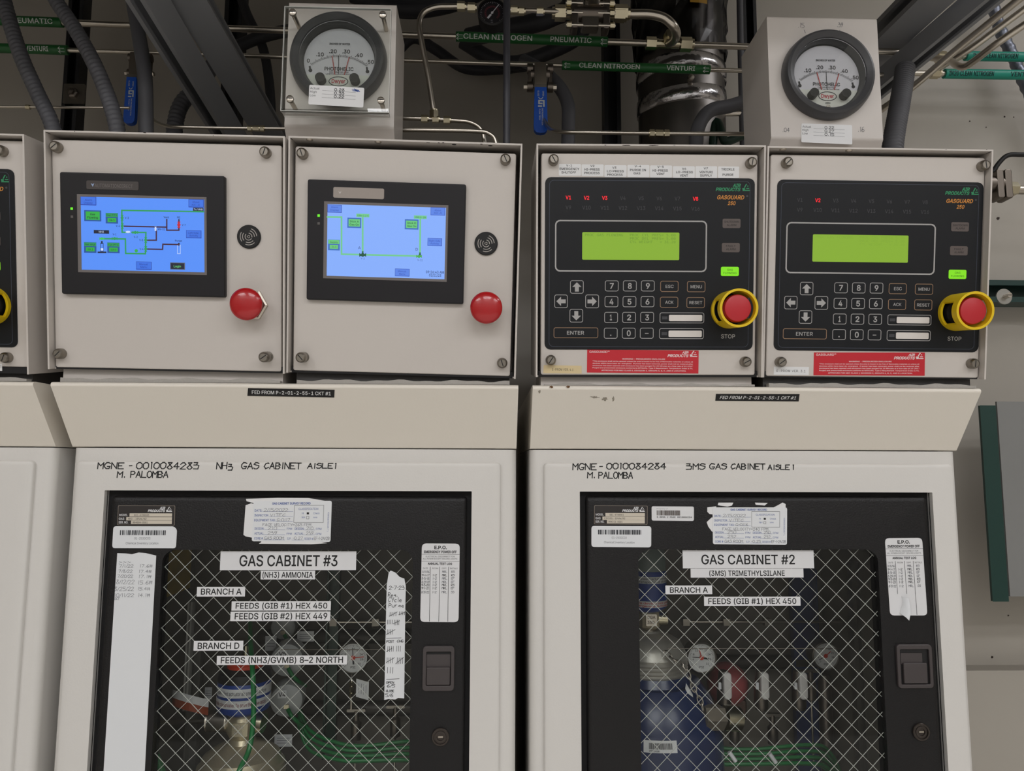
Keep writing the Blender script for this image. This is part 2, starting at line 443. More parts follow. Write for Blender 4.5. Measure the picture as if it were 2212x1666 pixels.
def name_plate(par, q, texts, lbl):
    b = MB(); pl = DP; z = card(b, pl, q, .0, PLINE, r=.0015)
    z = card(b, pl, lambda x, y: q(1+x*.98, 2+y*.96), z, PLATEK, r=.0015, th=.00005)
    b.text(pl, q, 'AIR', 73, 7, 83, 19, z, LGREY, bold=.03, shear=.25); b.text(pl, q, 'PRODUCTS', 52.5, 21, 82.5, 32, z, LGREY, bold=.03, shear=.25)
    aplogo(b, pl, q, 84.5, 7, 96, 32, z, LGREY)
    for t, x0, x1, y0, y1, f0, f1, v, vx in (('MODEL', 3, 17.5, 43, 53, 21, 40, texts[0], (29, 55)), ('GAS', 2.5, 12, 62, 73, 15.5, 59, texts[1], (19, 19+2.45*len(texts[1]))), ('SER. NO.', 2.5, 19, 80, 91, 24, 77, texts[2], (27, 53))):
        b.text(pl, q, t, x0, y0, x1, y1, z, LGREY, bold=.012)
        b.px(pl, q, f0, f1, 95, f1+15.5, z-.00005, z, CREAMF); b.text(pl, q, v, vx[0], f1+4, vx[1], f1+13, z+.0001, INK, fnt=MONO)
    return lab(b.obj('name_plate', par), lbl)
def barcode_label(par, q, code, lbl, cut):
    b = MB(); pl = DP
    z = card(b, pl, q, 0, PAPER, [(0, 0), (95, 0), (100, 15), (100, 100), (0, 100)] if cut else None, r=.004)
    bars(b, pl, q, 11, 18, 83, 40, z, M('bar_ink', (60, 62, 66), .6), 42, code)
    b.text(pl, q, code, 34, 50, 59, 60, z, PEN); b.text(pl, q, 'Chemical Inventory Location', 21, 72, 72, 82, z, PEN)
    return lab(b.obj('barcode_label', par), lbl)
def epo_card(par, q, lbl, peel):
    b = MB(); pl = DP
    z = card(b, pl, q, 0, LGREY, r=.006)
    b.text(pl, q, 'E.P.O.', 33, 3, 66, 7, z, INK, bold=.03); b.text(pl, q, 'EMERGENCY POWER OFF', 6, 9.2, 92, 12.1, z, INK, bold=.03)
    b.text(pl, q, 'ELECTRICAL DISCONNECT FOR', 11, 15.6, 87, 17.5, z, INK); b.text(pl, q, 'ALL POWER EXCEPT CEILING LIGHTS', 3.5, 18.6, 94, 20.4, z, INK)
    b.text(pl, q, 'ANNUAL TEST LOG', 16.5, 24.3, 80.5, 27, z, INK, bold=.03)
    for y in (13.8, 22.6): b.line(pl, q, [(0.5, y), (99.5, y)], .0004, z, INK)
    for t, x0, x1 in (('DATE', 4.5, 17), ('ROOM', 29, 44), ('DEPT.', 54, 67), ('INITIALS', 75, 95)): b.text(pl, q, t, x0, 30.7, x1, 32.6, z, INK)
    for x in (23.5, 48, 71.5): b.line(pl, q, [(x, 29.8), (x+.5, 99 if not peel or x > 60 else 72)], .0006, z, INK)
    for i, (y, d, ini) in enumerate(zip((36.1, 40.5, 44.7, 49.2, 53, 57, 62), ('11/11/16', '9-1-17', '8-31-18', '8-29-19', '9-3-20', '9-1-21', '8-31-22'), ('RS', 'RS', 'EF', 'EF', 'RS', 'EF', 'SS'))):
        k = INK if i in (1, 4, 5) else PEN
        b.hand(pl, q, d, 1.5, y-1.4, 22, y+1.4, z, k, .00045); b.hand(pl, q, 'MRL', 55, y-1.6, 69, y+1, z, k, .00045); b.hand(pl, q, ini, 79, y-1.6, 88, y+1, z, k, .00045)
        if i: b.hand(pl, q, '1-2', 30, y-1.4, 42, y+1.2, z, k, .00045)
    o = lab(b.obj('test_log_card', par), lbl)
    if peel:                                            # torn lower corner curling off
        b = MB(); P = lambda x, y, d: pl.w(*pl.at(*q(x, y)), d)
        A = [P(33, 75, .0008), P(36, 82, .0008), P(31, 90, .0008), P(26, 97, .0008)]; B_ = [P(49, 77.5, .004), P(48, 86, .007), P(46, 96, .009), P(41, 105, .009)]
        m_ = [(a+c)/2+pl.n*.004 for a, c in zip(A, B_)]
        b.add(A+m_+B_, [(i+4*j, i+1+4*j, i+5+4*j, i+4+4*j) for j in (0, 1) for i in range(3)], PAPER, True)
        b.add([p-pl.n*.0003 for p in A+m_+B_], [(i+4*j, i+4+4*j, i+5+4*j, i+1+4*j) for j in (0, 1) for i in range(3)], PAPER, True)
        lab(b.obj('peeled_flap', par), 'torn flap of the test log card curling outward')
    return o
def survey_card(par, q, v, lbl, back):
    """v: tag, velocity, design, actual"""
    b = MB(); pl = DP
    for pts in back: b.ppoly(pl, q, pts, 0, .0003, WHITE)
    z = card(b, pl, q, .0003, PAPER, r=.003)
    T = lambda t, x0, y0, x1, y1, **k: b.text(pl, q, t, x0, y0, x1, y1, z, BLUEINK, **k)
    H = lambda t, x0, y0, x1, y1: b.hand(pl, q, t, x0, y0, x1, y1, z, PEN, .0004)
    L = lambda x0, x1, y: b.line(pl, q, [(x0, y), (x1, y)], .0003, z, BLUEINK)
    T('GAS CABINET SURVEY RECORD', 24, 3.5, 73, 8.5, bold=.025)
    for t, y, x1, l1 in (('DATE:', 26, 11.5, 51), ('INSPECTOR:', 38, 20, 51), ('EQUIPMENT TAG:', 50, 29, 51)):
        T(t, 2, y-5.5, x1, y, bold=.008); L(x1+1, l1, y)
    H('2/15/2022', 14, 18, 45, 26); H('VITEC', 22, 31, 42, 38); H(v[0], 31, 43, 48, 50); H('FACE VELOCITY='+v[1], 13, 55, 75, 62)
    b.line(pl, q, [(52.5, 11), (90, 11), (90, 53), (52.5, 53), (52.5, 11)], .0004, z, INK)
    T('CLASSIFICATION', 58, 17, 83, 22); T('H', 62.5, 28, 64.5, 32.5); T('NH', 62.5, 38, 66.5, 42.5); T('Check', 77, 28, 85, 32.5); T('one', 77, 38, 82, 42)
    b.px(pl, q, 68.5, 28, 71.5, 33, z-.0001, z, INK); b.line(pl, q, [(68.5, 38), (71.5, 38), (71.5, 44), (68.5, 44), (68.5, 38)], .0004, z, INK)
    for t, y, h in (('DESIGN:', 71, v[2]), ('ACTUAL:', 83, v[3])):
        T(t, 3, y-5.5, 15, y, bold=.008); L(15.5, 42, y); H(h[0], 20, y-8, 32, y); T('FPM', 44, y-5, 50.5, y); T(t, 54, y-5.5, 66, y, bold=.008); L(66.5, 80, y); H(h[1], 69, y-8, 78, y); T('CFM', 81, y-5, 88, y)
    T('CORE #', 3, 90, 14, 95.5, bold=.008); L(15, 42, 96); H('GAS ROOM', 16, 88, 41, 95.5); T('S.P.', 45, 90, 50, 95.5); H(v[4], 52, 88, 65, 95); L(51, 66, 96); T('RISER #', 67, 90, 78, 95.5); H('EF-1-2A/2B', 79, 88, 99, 95)
    c = pl.rot(q, 97.2, 75, 97.2, 28); L_ = c.at(*q(97.2, 28))[0]; g = glyphs('T.J. WATSON RESEARCH', 0, 0, SANS); kx = L_/(g[3]-g[2])
    b.add([c.w((x_-g[2])*kx, y_*.0020/cap(SANS), z) for x_, y_ in g[0]], g[1], BLUEINK)
    return lab(b.obj('survey_card', par), lbl)
def strip_label(par, x0, y0, x1, y1, txt, tx, lbl, pl, d, mat=LGREY, bold=0):
    b = MB(); b.px(pl, ID, x0, y1, x1, y0, d, d+.0004, mat)
    b.text(pl, ID, txt, tx[0], tx[1], tx[2], tx[3], d+.0005, INK, bold=bold)
    return lab(b.obj('name_strip', par), lbl)

def cabinet(name, label, xl, xr, dl, dr, w0, w1, f, g, anchor):
    """w0, w1 window opening; f frame rectangle; g glass opening; anchor: a crossing of the glass wires"""
    t = thing(name, label, 'gas cabinet', ((xl+xr)/2, .2, 0), 'gas cabinets in the row')
    b = MB(); R = .012; z0, z1 = .02, ZT-.0012           # outer skin, rounded front corners
    P = [(xl+.03, CY)]+[(xl+R-R*math.sin(a), CY+R-R*math.cos(a)) for a in (i*math.pi/12 for i in range(7))]+[(xl, CYB), (xr, CYB)]
    P += [(xr-R+R*math.cos(a), CY+R-R*math.sin(a)) for a in (i*math.pi/12 for i in range(7))]+[(xr-.03, CY)]
    b.loops([[Vector((x, y, z)) for x, y in P] for z in (z0, z1)], PAINT, False, False, True, closed=False)
    b.loops([[Vector((x, y, z)) for x, y in P] for z in (z1, z1)], PAINT, True, False)
    fp = PL((0, CY, Z0))
    o0 = w0 if w0 is not None else xl+.07; o1 = w1 if w1 is not None else xr-.07
    b.frame(fp, xl+.03, z0-Z0, xr-.03, z1-Z0, o0, -.9, o1, 0, -.002, 0, PAINT)
    ip = PL((0, CY+.004, 0), (1, 0, 0), (0, 1, 0))
    b.obj('cabinet_body', t)
    b = MB(); i0, i1, j0, j1, k0, k1 = xl+.006, xr-.006, CY+.006, CYB-.006, .04, z1-.008      # inner lining, open to the front
    q8 = [Vector((x, y, z)) for x in (i0, i1) for y in (j0, j1) for z in (k0, k1)]
    b.add(q8, [(0, 1, 3, 2), (4, 6, 7, 5), (2, 3, 7, 6), (0, 2, 6, 4), (1, 5, 7, 3)], GREYIN); lab(b.obj('inner_lining', t), 'grey inner lining of the cabinet')
    # hood
    b = MB(); rr = .006; prof = [(CY, ZT), (-.055+.0015, ZH-.006), (-.055+.0008, ZH-.0035), (-.055+.003, ZH-.0008), (-.055+.007, ZH), (CYB, ZH), (CYB, ZT)]
    b.loops([[Vector((x, y, z)) for y, z in prof] for x in (xl, xr)], CREAM, True, True); b.obj('hood', t, bevel=.004)
    # door
    b = MB()
    def rr_(x0, y0, x1, y1, r, d):
        o = []
        for cx, cy, a0 in ((x1-r, y0+r, -90), (x1-r, y1-r, 0), (x0+r, y1-r, 90), (x0+r, y0+r, 180)):
            for k in range(5): a = math.radians(a0+22.5*k); o.append(DP.w(cx+r*math.cos(a), cy+r*math.sin(a), d))
        return o
    dt, db = .0400, -1.25
    L = [rr_(dl+e, db+e, dr-e, dt-e*.4, max(.006-e*.3, .001), d) for e, d in ((0, -CY), (0, -.004), (.001, -.0022), (.003, -.0012), (.006, -.0006), (.011, -.0001), (.016, 0))]
    if w0 is not None: L += [rr_(w0, -.88, w1, 0, .0008, 0), rr_(w0, -.88, w1, 0, .0008, -.028)]
    b.loops(L, PAINT, False, w0 is None, True)
    door = b.obj('door', t)
    m_ = door.modifiers.new('n', 'EDGE_SPLIT'); m_.split_angle = math.radians(50)
    if w0 is None: return t, door, None
    # window: gasket channel, black frame, pane with wire
    b = MB(); b.frame(DP, w0, -.88, w1, 0, g[0]-.004, -.84, g[2]+.004, g[3]+.004, -.03, -.013, RUBBER); gk = b.obj('window_gasket', t)
    b = MB()
    def ring(i, d, x0, y0, x1, y1, r):
        o = []
        for cx, cy, a0 in ((x1-i-r, y0+i+r, -90), (x1-i-r, y1-i-r, 0), (x0+i+r, y1-i-r, 90), (x0+i+r, y0+i+r, 180)):
            for k in range(7): a = math.radians(a0+15*k); o.append(DP.w(cx+r*math.cos(a), cy+r*math.sin(a), d))
        return o
    L = [ring(e, d, f[0], -.872, f[2], f[3], .004) for e, d in ((0, -.02), (0, -.006), (.0006, -.003), (.002, -.0012), (.004, -.0003), (.007, 0))]
    L += [ring(0, d, g[0], -.84, g[2], g[3], .017) for d in (0, -.012)]
    b.loops(L, BLACKP, False, False, True); win = lab(b.obj('window_frame', t), 'textured black window frame in the door')
    m_ = win.modifiers.new('n', 'EDGE_SPLIT'); m_.split_angle = math.radians(40)
    b = MB(); b.rbox(DP, g[0]-.003, -.843, g[2]+.003, g[3]+.003, -.0115, -.006, GLASS); lab(b.obj('glass_pane', win), 'clear wired glass pane')
    b = MB(); WIRE = M('wire', (198, 200, 192), .4); p = .0270; a0 = DP.at(*anchor)
    X0, Y0, X1, Y1 = g[0], -.42, g[2], g[3]
    for sg in (1, -1):
        for k in range(-60, 60):
            cst = a0[1]-sg*a0[0]+k*p                       # b = sg*a + cst
            xs = sorted([X0, X1]); pts = []
            lo = max(X0, min((Y0-cst)/sg, (Y1-cst)/sg)); hi = min(X1, max((Y0-cst)/sg, (Y1-cst)/sg))
            if hi-lo < .003: continue
            e = Vector((1, sg)).normalized(); n_ = Vector((-e.y, e.x))*(.00034 if sg < 0 else .00026)
            A = Vector((lo, sg*lo+cst)); B_ = Vector((hi, sg*hi+cst)); dd = -.0085+.0002*sg
            b.loops([[DP.w(*(c+n_), dd-.0004), DP.w(*(c-n_), dd-.0004), DP.w(*(c-n_), dd+.0004), DP.w(*(c+n_), dd+.0004)] for c in (A, B_)], WIRE)
    o = lab(b.obj('wire_mesh', win), 'diagonal steel wire grid inside the glass')
    return t, door, win

LP = DP.off(-.0006)                                      # surface of the window frame face is DP itself
GP = DP.off(-.006)                                       # surface of the glass
def px_rect(x0, y0, x1, y1, pl=DP): a = pl.at(x0, y1); c = pl.at(x1, y0); return (a[0], a[1], c[0], c[1])
X = lambda px, py: DP.at(px, py)[0]
W0, W1 = X(226, 1062), X(1019, 1062); V0, V1 = X(1252.4, 1062), X(2013.8, 1062)
f3 = (X(240, 1080), 0, X(1008, 1080), DP.at(600, 1072.5)[1]); f2 = (X(1266.5, 1080), 0, X(2003.5, 1080), DP.at(1600, 1073)[1])
g3 = (X(348.5, 1250), 0, X(892, 1205), DP.at(600, 1188)[1]); g2 = (X(1379.5, 1250), 0, X(1898.5, 1250), DP.at(1600, 1187)[1])
NH3, NH3_door, NH3_win = cabinet('gas_cabinet', 'gas cabinet with the window sign GAS CABINET #3 and a white log strip', -.5744, .0402, X(163, 995), X(1082, 1000), W0, W1, f3, g3, (394.2, 1226.8))
TMS, TMS_door, TMS_win = cabinet('gas_cabinet', 'gas cabinet with the window sign GAS CABINET #2 and a blue cylinder inside', .0595, .6732, X(1175, 1000), X(2061, 1003), V0, V1, f2, g2, (1394, 1200.4))
LFT, _d, _w = cabinet('gas_cabinet', 'cream gas cabinet cut off at the photo edge, only its plain right corner showing', -1.2120, -.5970, -1.190, X(72, 990), None, None, None, None, None)

# feet under each cabinet
for t, xl, xr in ((NH3, -.5744, .0402), (TMS, .0595, .6732), (LFT, -1.212, -.597)):
    b = MB(); b.rbox(PL((0, 0, 0), (1, 0, 0), (0, 1, 0)), xl+.01, .04, xr-.01, .44, 0, .021, BLACK); b.obj('plinth', t)

def writing(par, items, lbl, w=.0014):
    for sec in (0, 1, 2):                              # number, name, title
        b = MB()
        for q, t, x0, y0, x1, y1 in items:
            if sec == (1 if t in ('M.', 'PALOMBA') else 0 if t[:2] in ('MG', '-', '00') else 2): b.hand(DP, q, t, x0, y0, x1, y1, .00012, INK, w, jit=.05)
        lab(b.obj('marker_writing', par), (lbl, 'second line of black marker handwriting', 'black marker handwriting naming the cabinet and aisle')[sec])
writing(NH3_door, [(d1, 'MGNE', 147, 95, 425, 156), (d1, '-', 470, 95, 510, 156), (d1, '0010084283', 545, 92, 1200, 157), (d1, 'M.', 347, 187, 450, 245), (d1, 'PALOMBA', 485, 182, 880, 245),
    (d1, 'NH', 1370, 92, 1485, 157), (d1, '3', 1490, 112, 1545, 172), (d1, 'GAS', 1625, 94, 1815, 157), (ID, 'CABINET', 570, 1000, 652, 1013), (d2, 'AISLE', 297, 98, 555, 147), (d2, '1', 560, 98, 598, 150)],
    'black marker handwriting starting MGNE-0010084283')
writing(TMS_door, [(d5, 'MGNE', 165, 97, 400, 155), (d5, '-', 420, 97, 460, 150), (d5, '0010084284', 488, 92, 1065, 148), (d5, 'M.', 305, 180, 395, 232), (d5, 'PALOMBA', 412, 178, 745, 236),
    (d5, '3MS', 1250, 97, 1440, 150), (d5, 'GAS', 1472, 97, 1645, 148), (d5, 'CABINET', 1675, 97, 2010, 150), (d6, 'AISLE', 35, 97, 225, 137), (d6, '1', 240, 97, 268, 137)],
    'black marker handwriting starting MGNE-0010084284')

# plates and cards on the window frame of the ammonia cabinet
name_plate(NH3_win, quad(d1(358, 533), d1(946, 535), d1(940, 741), d1(349, 736)), ('001-4700005', 'NH3--10%He/N2', '004604-0501'), 'dark metal name plate with three cream fields')
barcode_label(NH3_win, quad(d1(310, 748), d1(966, 750), d1(953, 975), d1(297, 973)), '01-253GC03', 'white barcode label reading 01-253GC03', True)
epo_card(NH3_win, quad(d2(1435, 895), d2(1812, 897), d4(1630, 185), d4(1284, 183)), 'grey emergency power off test log card, flat', False)
survey_card(NH3_win, quad((548, 1083), (717, 1082), (714, 1171), (544, 1169.5)), ('G-0117', '265 FPM', ('210', '210'), ('239', '239'), '-0.27'), 'white gas cabinet survey record, tag G-0117, on torn paper',
    [[(-10, -6), (30, -8), (70, -7), (97, 2), (90, 20), (10, 20), (3, 6), (-9, 0)], [(-10, 10), (-3, 5), (5, 10), (3, 92), (-8, 88), (-11, 84)], [(12, 95), (80, 97), (96, 103), (76, 106), (9, 106), (12, 102)]])
def taped(par, pts, q, rows, mat, name, lbl, pl, w, pm, d=0):
    b = MB(); b.ppoly(pl, q, pts, d, d+.0003, mat)
    for r in rows: b.hand(pl, r[0], *r[1:6], d+.0004, pm, r[6] if len(r) > 6 else w)
    return lab(b.obj(name, par), lbl)
_log = [(d1, '7/1/22', 370, 1142, 520, 1172), (d1, '17.6#', 580, 1142, 715, 1172), (d1, '7/8/22', 363, 1196, 510, 1226), (d1, '17.4#', 570, 1198, 705, 1228), (d1, '7/20/22', 352, 1247, 515, 1276), (d1, '17.1#', 567, 1250, 705, 1280),
        (d1, '8/12/22', 338, 1300, 530, 1342), (d1, '15.6#', 560, 1308, 715, 1345), (d1, '8/25/22', 320, 1372, 525, 1412), (d1, '15.4#', 560, 1376, 690, 1406), (d1, '10/11/22', 318, 1440, 525, 1474), (d1, '14.1#', 562, 1440, 690, 1474), (d1, 'OCT', 320, 1482, 375, 1505), (d1, '~~~', 368, 1098, 500, 1135)]
_a = DP.at(*d3(200, 1666)); _b = DP.at(*d3(605, 1666))
taped(NH3_win, [d1(350, 1025), d1(440, 1028), d1(500, 1036), d1(570, 1018), d1(640, 1024), d1(750, 1050), d3(605, 1666), (299, 1900), (211, 1900), d3(200, 1666)], ID, _log, PAPER, 'log_strip', 'long white paper strip of handwritten dates and weights', DP, .00042, PEN)
_tl = [(d2, '2-7-23', 1108, 1318, 1265, 1354), (d2, 'Reg.', 1098, 1385, 1200, 1425), (d2, 'Cycle', 1098, 1432, 1240, 1478), (d2, 'Purge', 1105, 1492, 1262, 1530), (d4, '||||', 1005, 95, 1075, 130), (d4, '||||', 1090, 90, 1150, 120), (d4, '||||', 985, 165, 1040, 202), (d4, '||||', 1045, 165, 1100, 210),
       (d4, '||||', 982, 252, 1040, 295), (d4, 'POST', 980, 348, 1050, 370), (d4, 'CHG', 1075, 345, 1135, 367), (d4, '||||', 985, 402, 1050, 450), (d4, '|||', 1065, 400, 1115, 448), (d4, '||||', 978, 505, 1045, 555), (d4, '||||', 1070, 505, 1135, 560), (d4, '|||', 980, 592, 1050, 645), (d4, 'OPEN', 978, 720, 1050, 738), (d4, '6/5', 985, 748, 1060, 772), (d4, 'CLOSE', 975, 796, 1050, 814), (d4, '5/6', 970, 830, 1045, 858)]
ts = taped(NH3_win, [d2(1105, 1185), d2(1125, 1165), d2(1170, 1185), d2(1215, 1230), d2(1260, 1245), d2(1275, 1320), d4(1150, 60), d4(1140, 872), d4(1085, 868), d4(1060, 882), d4(1000, 878), d4(960, 886), d4(978, 40), d2(1085, 1310)], ID, _tl, PAPER, 'tally_strip', 'narrow white paper strip of handwritten tally marks', GP, .0006, INK)
b = MB()
for q, pts in ((d4, [(1005, 132), (1078, 92)]), (d4, [(1090, 118), (1148, 95)]), (d4, [(1040, 200), (1098, 172)]), (d4, [(980, 295), (1058, 252)]), (d4, [(980, 450), (1030, 420)]), (d4, [(978, 548), (1052, 505)]), (d4, [(1062, 560), (1135, 502)]), (d4, [(980, 330), (1112, 326)]), (d4, [(980, 700), (1095, 695)])):
    b.line(GP, q, pts, .0006, .0004, INK)
b.obj('tally_line', NH3_win)
for x0, y0, x1, y1, t, tx, l in ((475, 1191, 770, 1232, 'GAS CABINET #3', (517, 1200, 729, 1223), 'large grey strip reading GAS CABINET #3'), (563, 1233, 681, 1252, '(NH3) AMMONIA', (567, 1236, 676, 1248), 'grey strip reading (NH3) AMMONIA'),
        (425, 1268, 530, 1289, 'BRANCH A', (434, 1272, 522, 1284.5), 'grey strip reading BRANCH A'), (500, 1299, 715, 1319.5, 'FEEDS (GIB #1) HEX 450', (509, 1303, 707, 1315), 'grey strip reading FEEDS (GIB #1) HEX 450'),
        (497.5, 1321, 714, 1342, 'FEEDS (GIB #2) HEX 449', (507, 1325, 707, 1338), 'grey strip reading FEEDS (GIB #2) HEX 449'), (418, 1384.5, 526, 1406, 'BRANCH D', (427, 1389, 517, 1402), 'grey strip reading BRANCH D'),
        (468, 1416, 750, 1437, 'FEEDS (NH3/GVMB) 8–2 NORTH', (477, 1420, 741, 1433), 'grey strip reading FEEDS (NH3/GVMB) 8-2 NORTH')):
    strip_label(NH3_win, x0, y0, x1, y1, t, tx, l, GP, 0, bold=.012)
# plates and cards on the window frame of the trimethylsilane cabinet
name_plate(TMS_win, quad(d5(370, 495), d5(880, 499), d5(878, 682), d5(368, 676)), ('001-4700003', 'C3H10Si-10%He/N2', '004311-0501'), 'dark metal name plate with three cream fields')
barcode_label(TMS_win, quad(d5(343, 692), d5(915, 695), d5(914, 897), d5(343, 893)), '01-253GC02', 'white barcode label reading 01-253GC02', False)
q = quad(d5(918, 504), d5(1322, 507), d5(1322, 645), d5(919, 641)); b = MB(); z = card(b, DP, q, 0, LGREY, r=.0025)
bars(b, DP, q, 12, 28, 67, 63, z, M('bar_brown', (70, 58, 50), .6), 46, 5); b.text(DP, q, 'Property of', 12, 14, 38, 20, z, PEN); b.text(DP, q, '0.0096 2 MGNE 0010084284', 12, 69, 95, 80, z, INK, bold=.012, fnt=MONO)
lab(b.obj('property_tag', TMS_win), 'small grey property tag with a barcode')
epo_card(TMS_win, quad(d6(1028, 720), d6(1345, 717), d6(1390, 1377), d6(1073, 1377)), 'grey emergency power off test log card with a peeling corner', True)
survey_card(TMS_win, quad(d5(1500, 515), d5(2212, 515), d5(2210, 873), d5(1503, 866)), ('G-0116', '240 FPM', ('250', '250'), ('232', '232'), '-0.25'), 'white gas cabinet survey record, tag G-0116, with torn paper at its left',
    [[(-7, 0), (5, -3), (4, 20), (-4, 18), (-7, 12)], [(-8, 40), (-1, 27), (4, 30), (4, 68), (-1, 66), (-6, 52)], [(8, -13), (28, -13), (26, -5), (20, -2), (7, -6)], [(57, -13), (74, -12), (70, -5), (58, -7)], [(80, 2), (88, -6), (94, -13), (98, -9), (98, 4)]])
for x0, y0, x1, y1, t, tx, l in ((1475, 1189, 1757, 1228, 'GAS CABINET #2', (1515, 1199, 1717, 1219), 'large grey strip reading GAS CABINET #2'), (1492, 1228.5, 1735, 1248, '(3MS) TRIMETHYLSILANE', (1532, 1233, 1695, 1244), 'grey strip reading (3MS) TRIMETHYLSILANE'),
        (1437.5, 1265, 1538, 1284, 'BRANCH A', (1447, 1269, 1529, 1280.5), 'grey strip reading BRANCH A'), (1521, 1289, 1728.5, 1309, 'FEEDS (GIB #1) HEX 450', (1530, 1293, 1720, 1305), 'grey strip reading FEEDS (GIB #1) HEX 450')):
    strip_label(TMS_win, x0, y0, x1, y1, t, tx, l, GP, 0, bold=.012)

# latches and locks
LATCH = M('latch_plastic', (66, 60, 60), .45)
def latch(par, q, o, i, up, pad):
    pl = DP; b = MB(); O = [*pl.at(*q(o[0], o[3])), *pl.at(*q(o[2], o[1]))]; I = [*pl.at(*q(i[0], i[3])), *pl.at(*q(i[2], i[1]))]
    b.frame(pl, *O, *I, 0, .004, LATCH, R=.005, r=.0015); l = b.obj('paddle_latch', par, bevel=.0012); lab(l, 'grey recessed paddle latch')
    b = MB(); b.rbox(pl, *I, .0001, .0004, BLACK); b.px(pl, q, up[0], up[3], up[2], up[1], .0004, .0012, LATCH, r=.001)
    b.px(pl, q, pad[0], pad[3], pad[2], pad[1], .0008, .0045, LATCH, r=.0012, ch=.001); b.obj('latch_plate', par)
latch(NH3_win, d4, (1303, 395, 1595, 802), (1338, 447, 1562, 752), (1341, 473, 1556, 600), (1341, 585, 1554, 745))
latch(TMS_win, d8, (1134, 398, 1414, 772), (1161, 440, 1389, 738), (1163, 474, 1340, 570), (1182, 556, 1372, 729))
def lock(par, q, x, y):
    b = MB(); a = DP.at(*q(x, y)); b.lathe(DP, *a, [(.0118, 0), (.0118, .0022), (.0112, .003), (.0092, .003), (.0090, .0012), (.0075, .0012), (.0075, .0022), (.0048, .0026), (.0046, .0012), (0, .0012)], M('lock_metal', (74, 68, 64), .35, .8))
    b.rbox(DP, a[0]-.003, a[1]-.0009, a[0]+.0035, a[1]+.0009, .001, .0018, STEEL); lab(b.obj('key_lock', par), 'round key lock')
lock(NH3_win, d4, 1467, 1217); lock(TMS_win, d8, 1333, 1145)
# black tape labels on the hoods
for par, q in ((NH3, quad((536, 838.5), (723, 842), (722, 858.5), (534.5, 855))), (TMS, quad((1546.5, 851), (1727, 851.5), (1725, 867), (1545, 865.5)))):
    b = MB(); P = HP.rot(q, 0, 100, 100, 100); z = card(b, P, q, .0002, BLACK, r=0); b.text(P, q, 'FED FROM P-2-01-2-55-1 CKT #1', 5, 28, 96, 72, z, WHITE, bold=.012, shear=.15)
    lab(b.obj('tape_label', par), 'black tape label with white italic text')

# unseen box added over the cabinets to block light from the wall behind
b = MB(); b.rbox(PL((0, 0, 2.26), (1, 0, 0), (0, 1, 0)), -2.4, -.42, .66, -.02, 0, .5, M('blocker_metal', (120, 118, 114), .5, .2)); tag(b.obj('light_blocker'), 'long sheet metal box added above the cabinets to block light', 'duct')
# ------------------------------------------------------------------ control boxes on the hoods
def box_plane(x, z, tilt, yaw, roll):
    tilt, yaw, roll = (math.radians(a) for a in (tilt, yaw, roll))
    u = Vector((math.cos(yaw), math.sin(yaw), 0)); n0 = Vector((-math.sin(yaw), math.cos(yaw), 0))
    v = Vector((0, 0, 1))*math.cos(tilt)-n0*math.sin(tilt)
    return PL((x, -.055, Z0+z), u*math.cos(roll)+v*math.sin(roll), v*math.cos(roll)-u*math.sin(roll))
RB = {1: (box_plane(-.4249, .1575, 9.88, -.76, -.79), .3098, .3091), 2: (box_plane(-.1161, .1541, 9.88, -.76, -1.23), .3052, .3091),
      3: (box_plane(.2171, .1546, 8.39, -.70, .27), .3069, .3105), 4: (box_plane(.5253, .1554, 8.39, -.70, -.18), .3070, .3105)}
p0 = box_plane(-.78, .1575, 9.88, -.76, -.79); _a = p0.at(52, 288.5); _b = p0.at(62, 809)
RB[0] = (PL(p0.w((_a[0]+_b[0])/2-.154, _b[1]), p0.u, p0.v), .308, .3091)
PANEL = {0: None, 1: (c5, (316, 93), (1800, 130), (1818, 1580), (345, 1563)), 2: (c6, (105, 110), (1526, 150), (1500, 1578), (105, 1556)),
         3: (c7, (130, 93), (1575, 108), (1535, 1583), (108, 1565)), 4: (c8, (108, 98), (1455, 115), (1387, 1485), (62, 1472))}
SCREW = {0: (c5, [(22, 172, 0), (52, 1495, 0)]), 1: (c5, [(374, 147, 0), (1712, 182, 0), (396, 1470, 0), (1722, 1490, .010)]), 2: (c6, [(164, 160, 0), (1463, 198, 0), (168, 1463, .008), (1442, 1500, 0)]),
         3: (c7, [(201, 147, 0), (1512, 166, 0), (183, 1475, 0), (1476, 1486, 0)]), 4: (c8, [(194, 153, 0), (1407, 172, 0), (155, 1385, 0), (1342, 1395, 0)])}
BLBL = {0: 'white keypad control box cut off by the left edge of the photo', 1: 'white control box with a deep blue flow diagram on its touchscreen',
        2: 'white control box whose paler touchscreen shows a clock, below the covered gauge', 3: 'white keypad control box with eight stickers above its black keypad',
        4: 'white keypad control box with no stickers above its keypad, below the bare gauge'}
DARKIN = M('box_inside', (60, 58, 56), .6)
BOX = {}
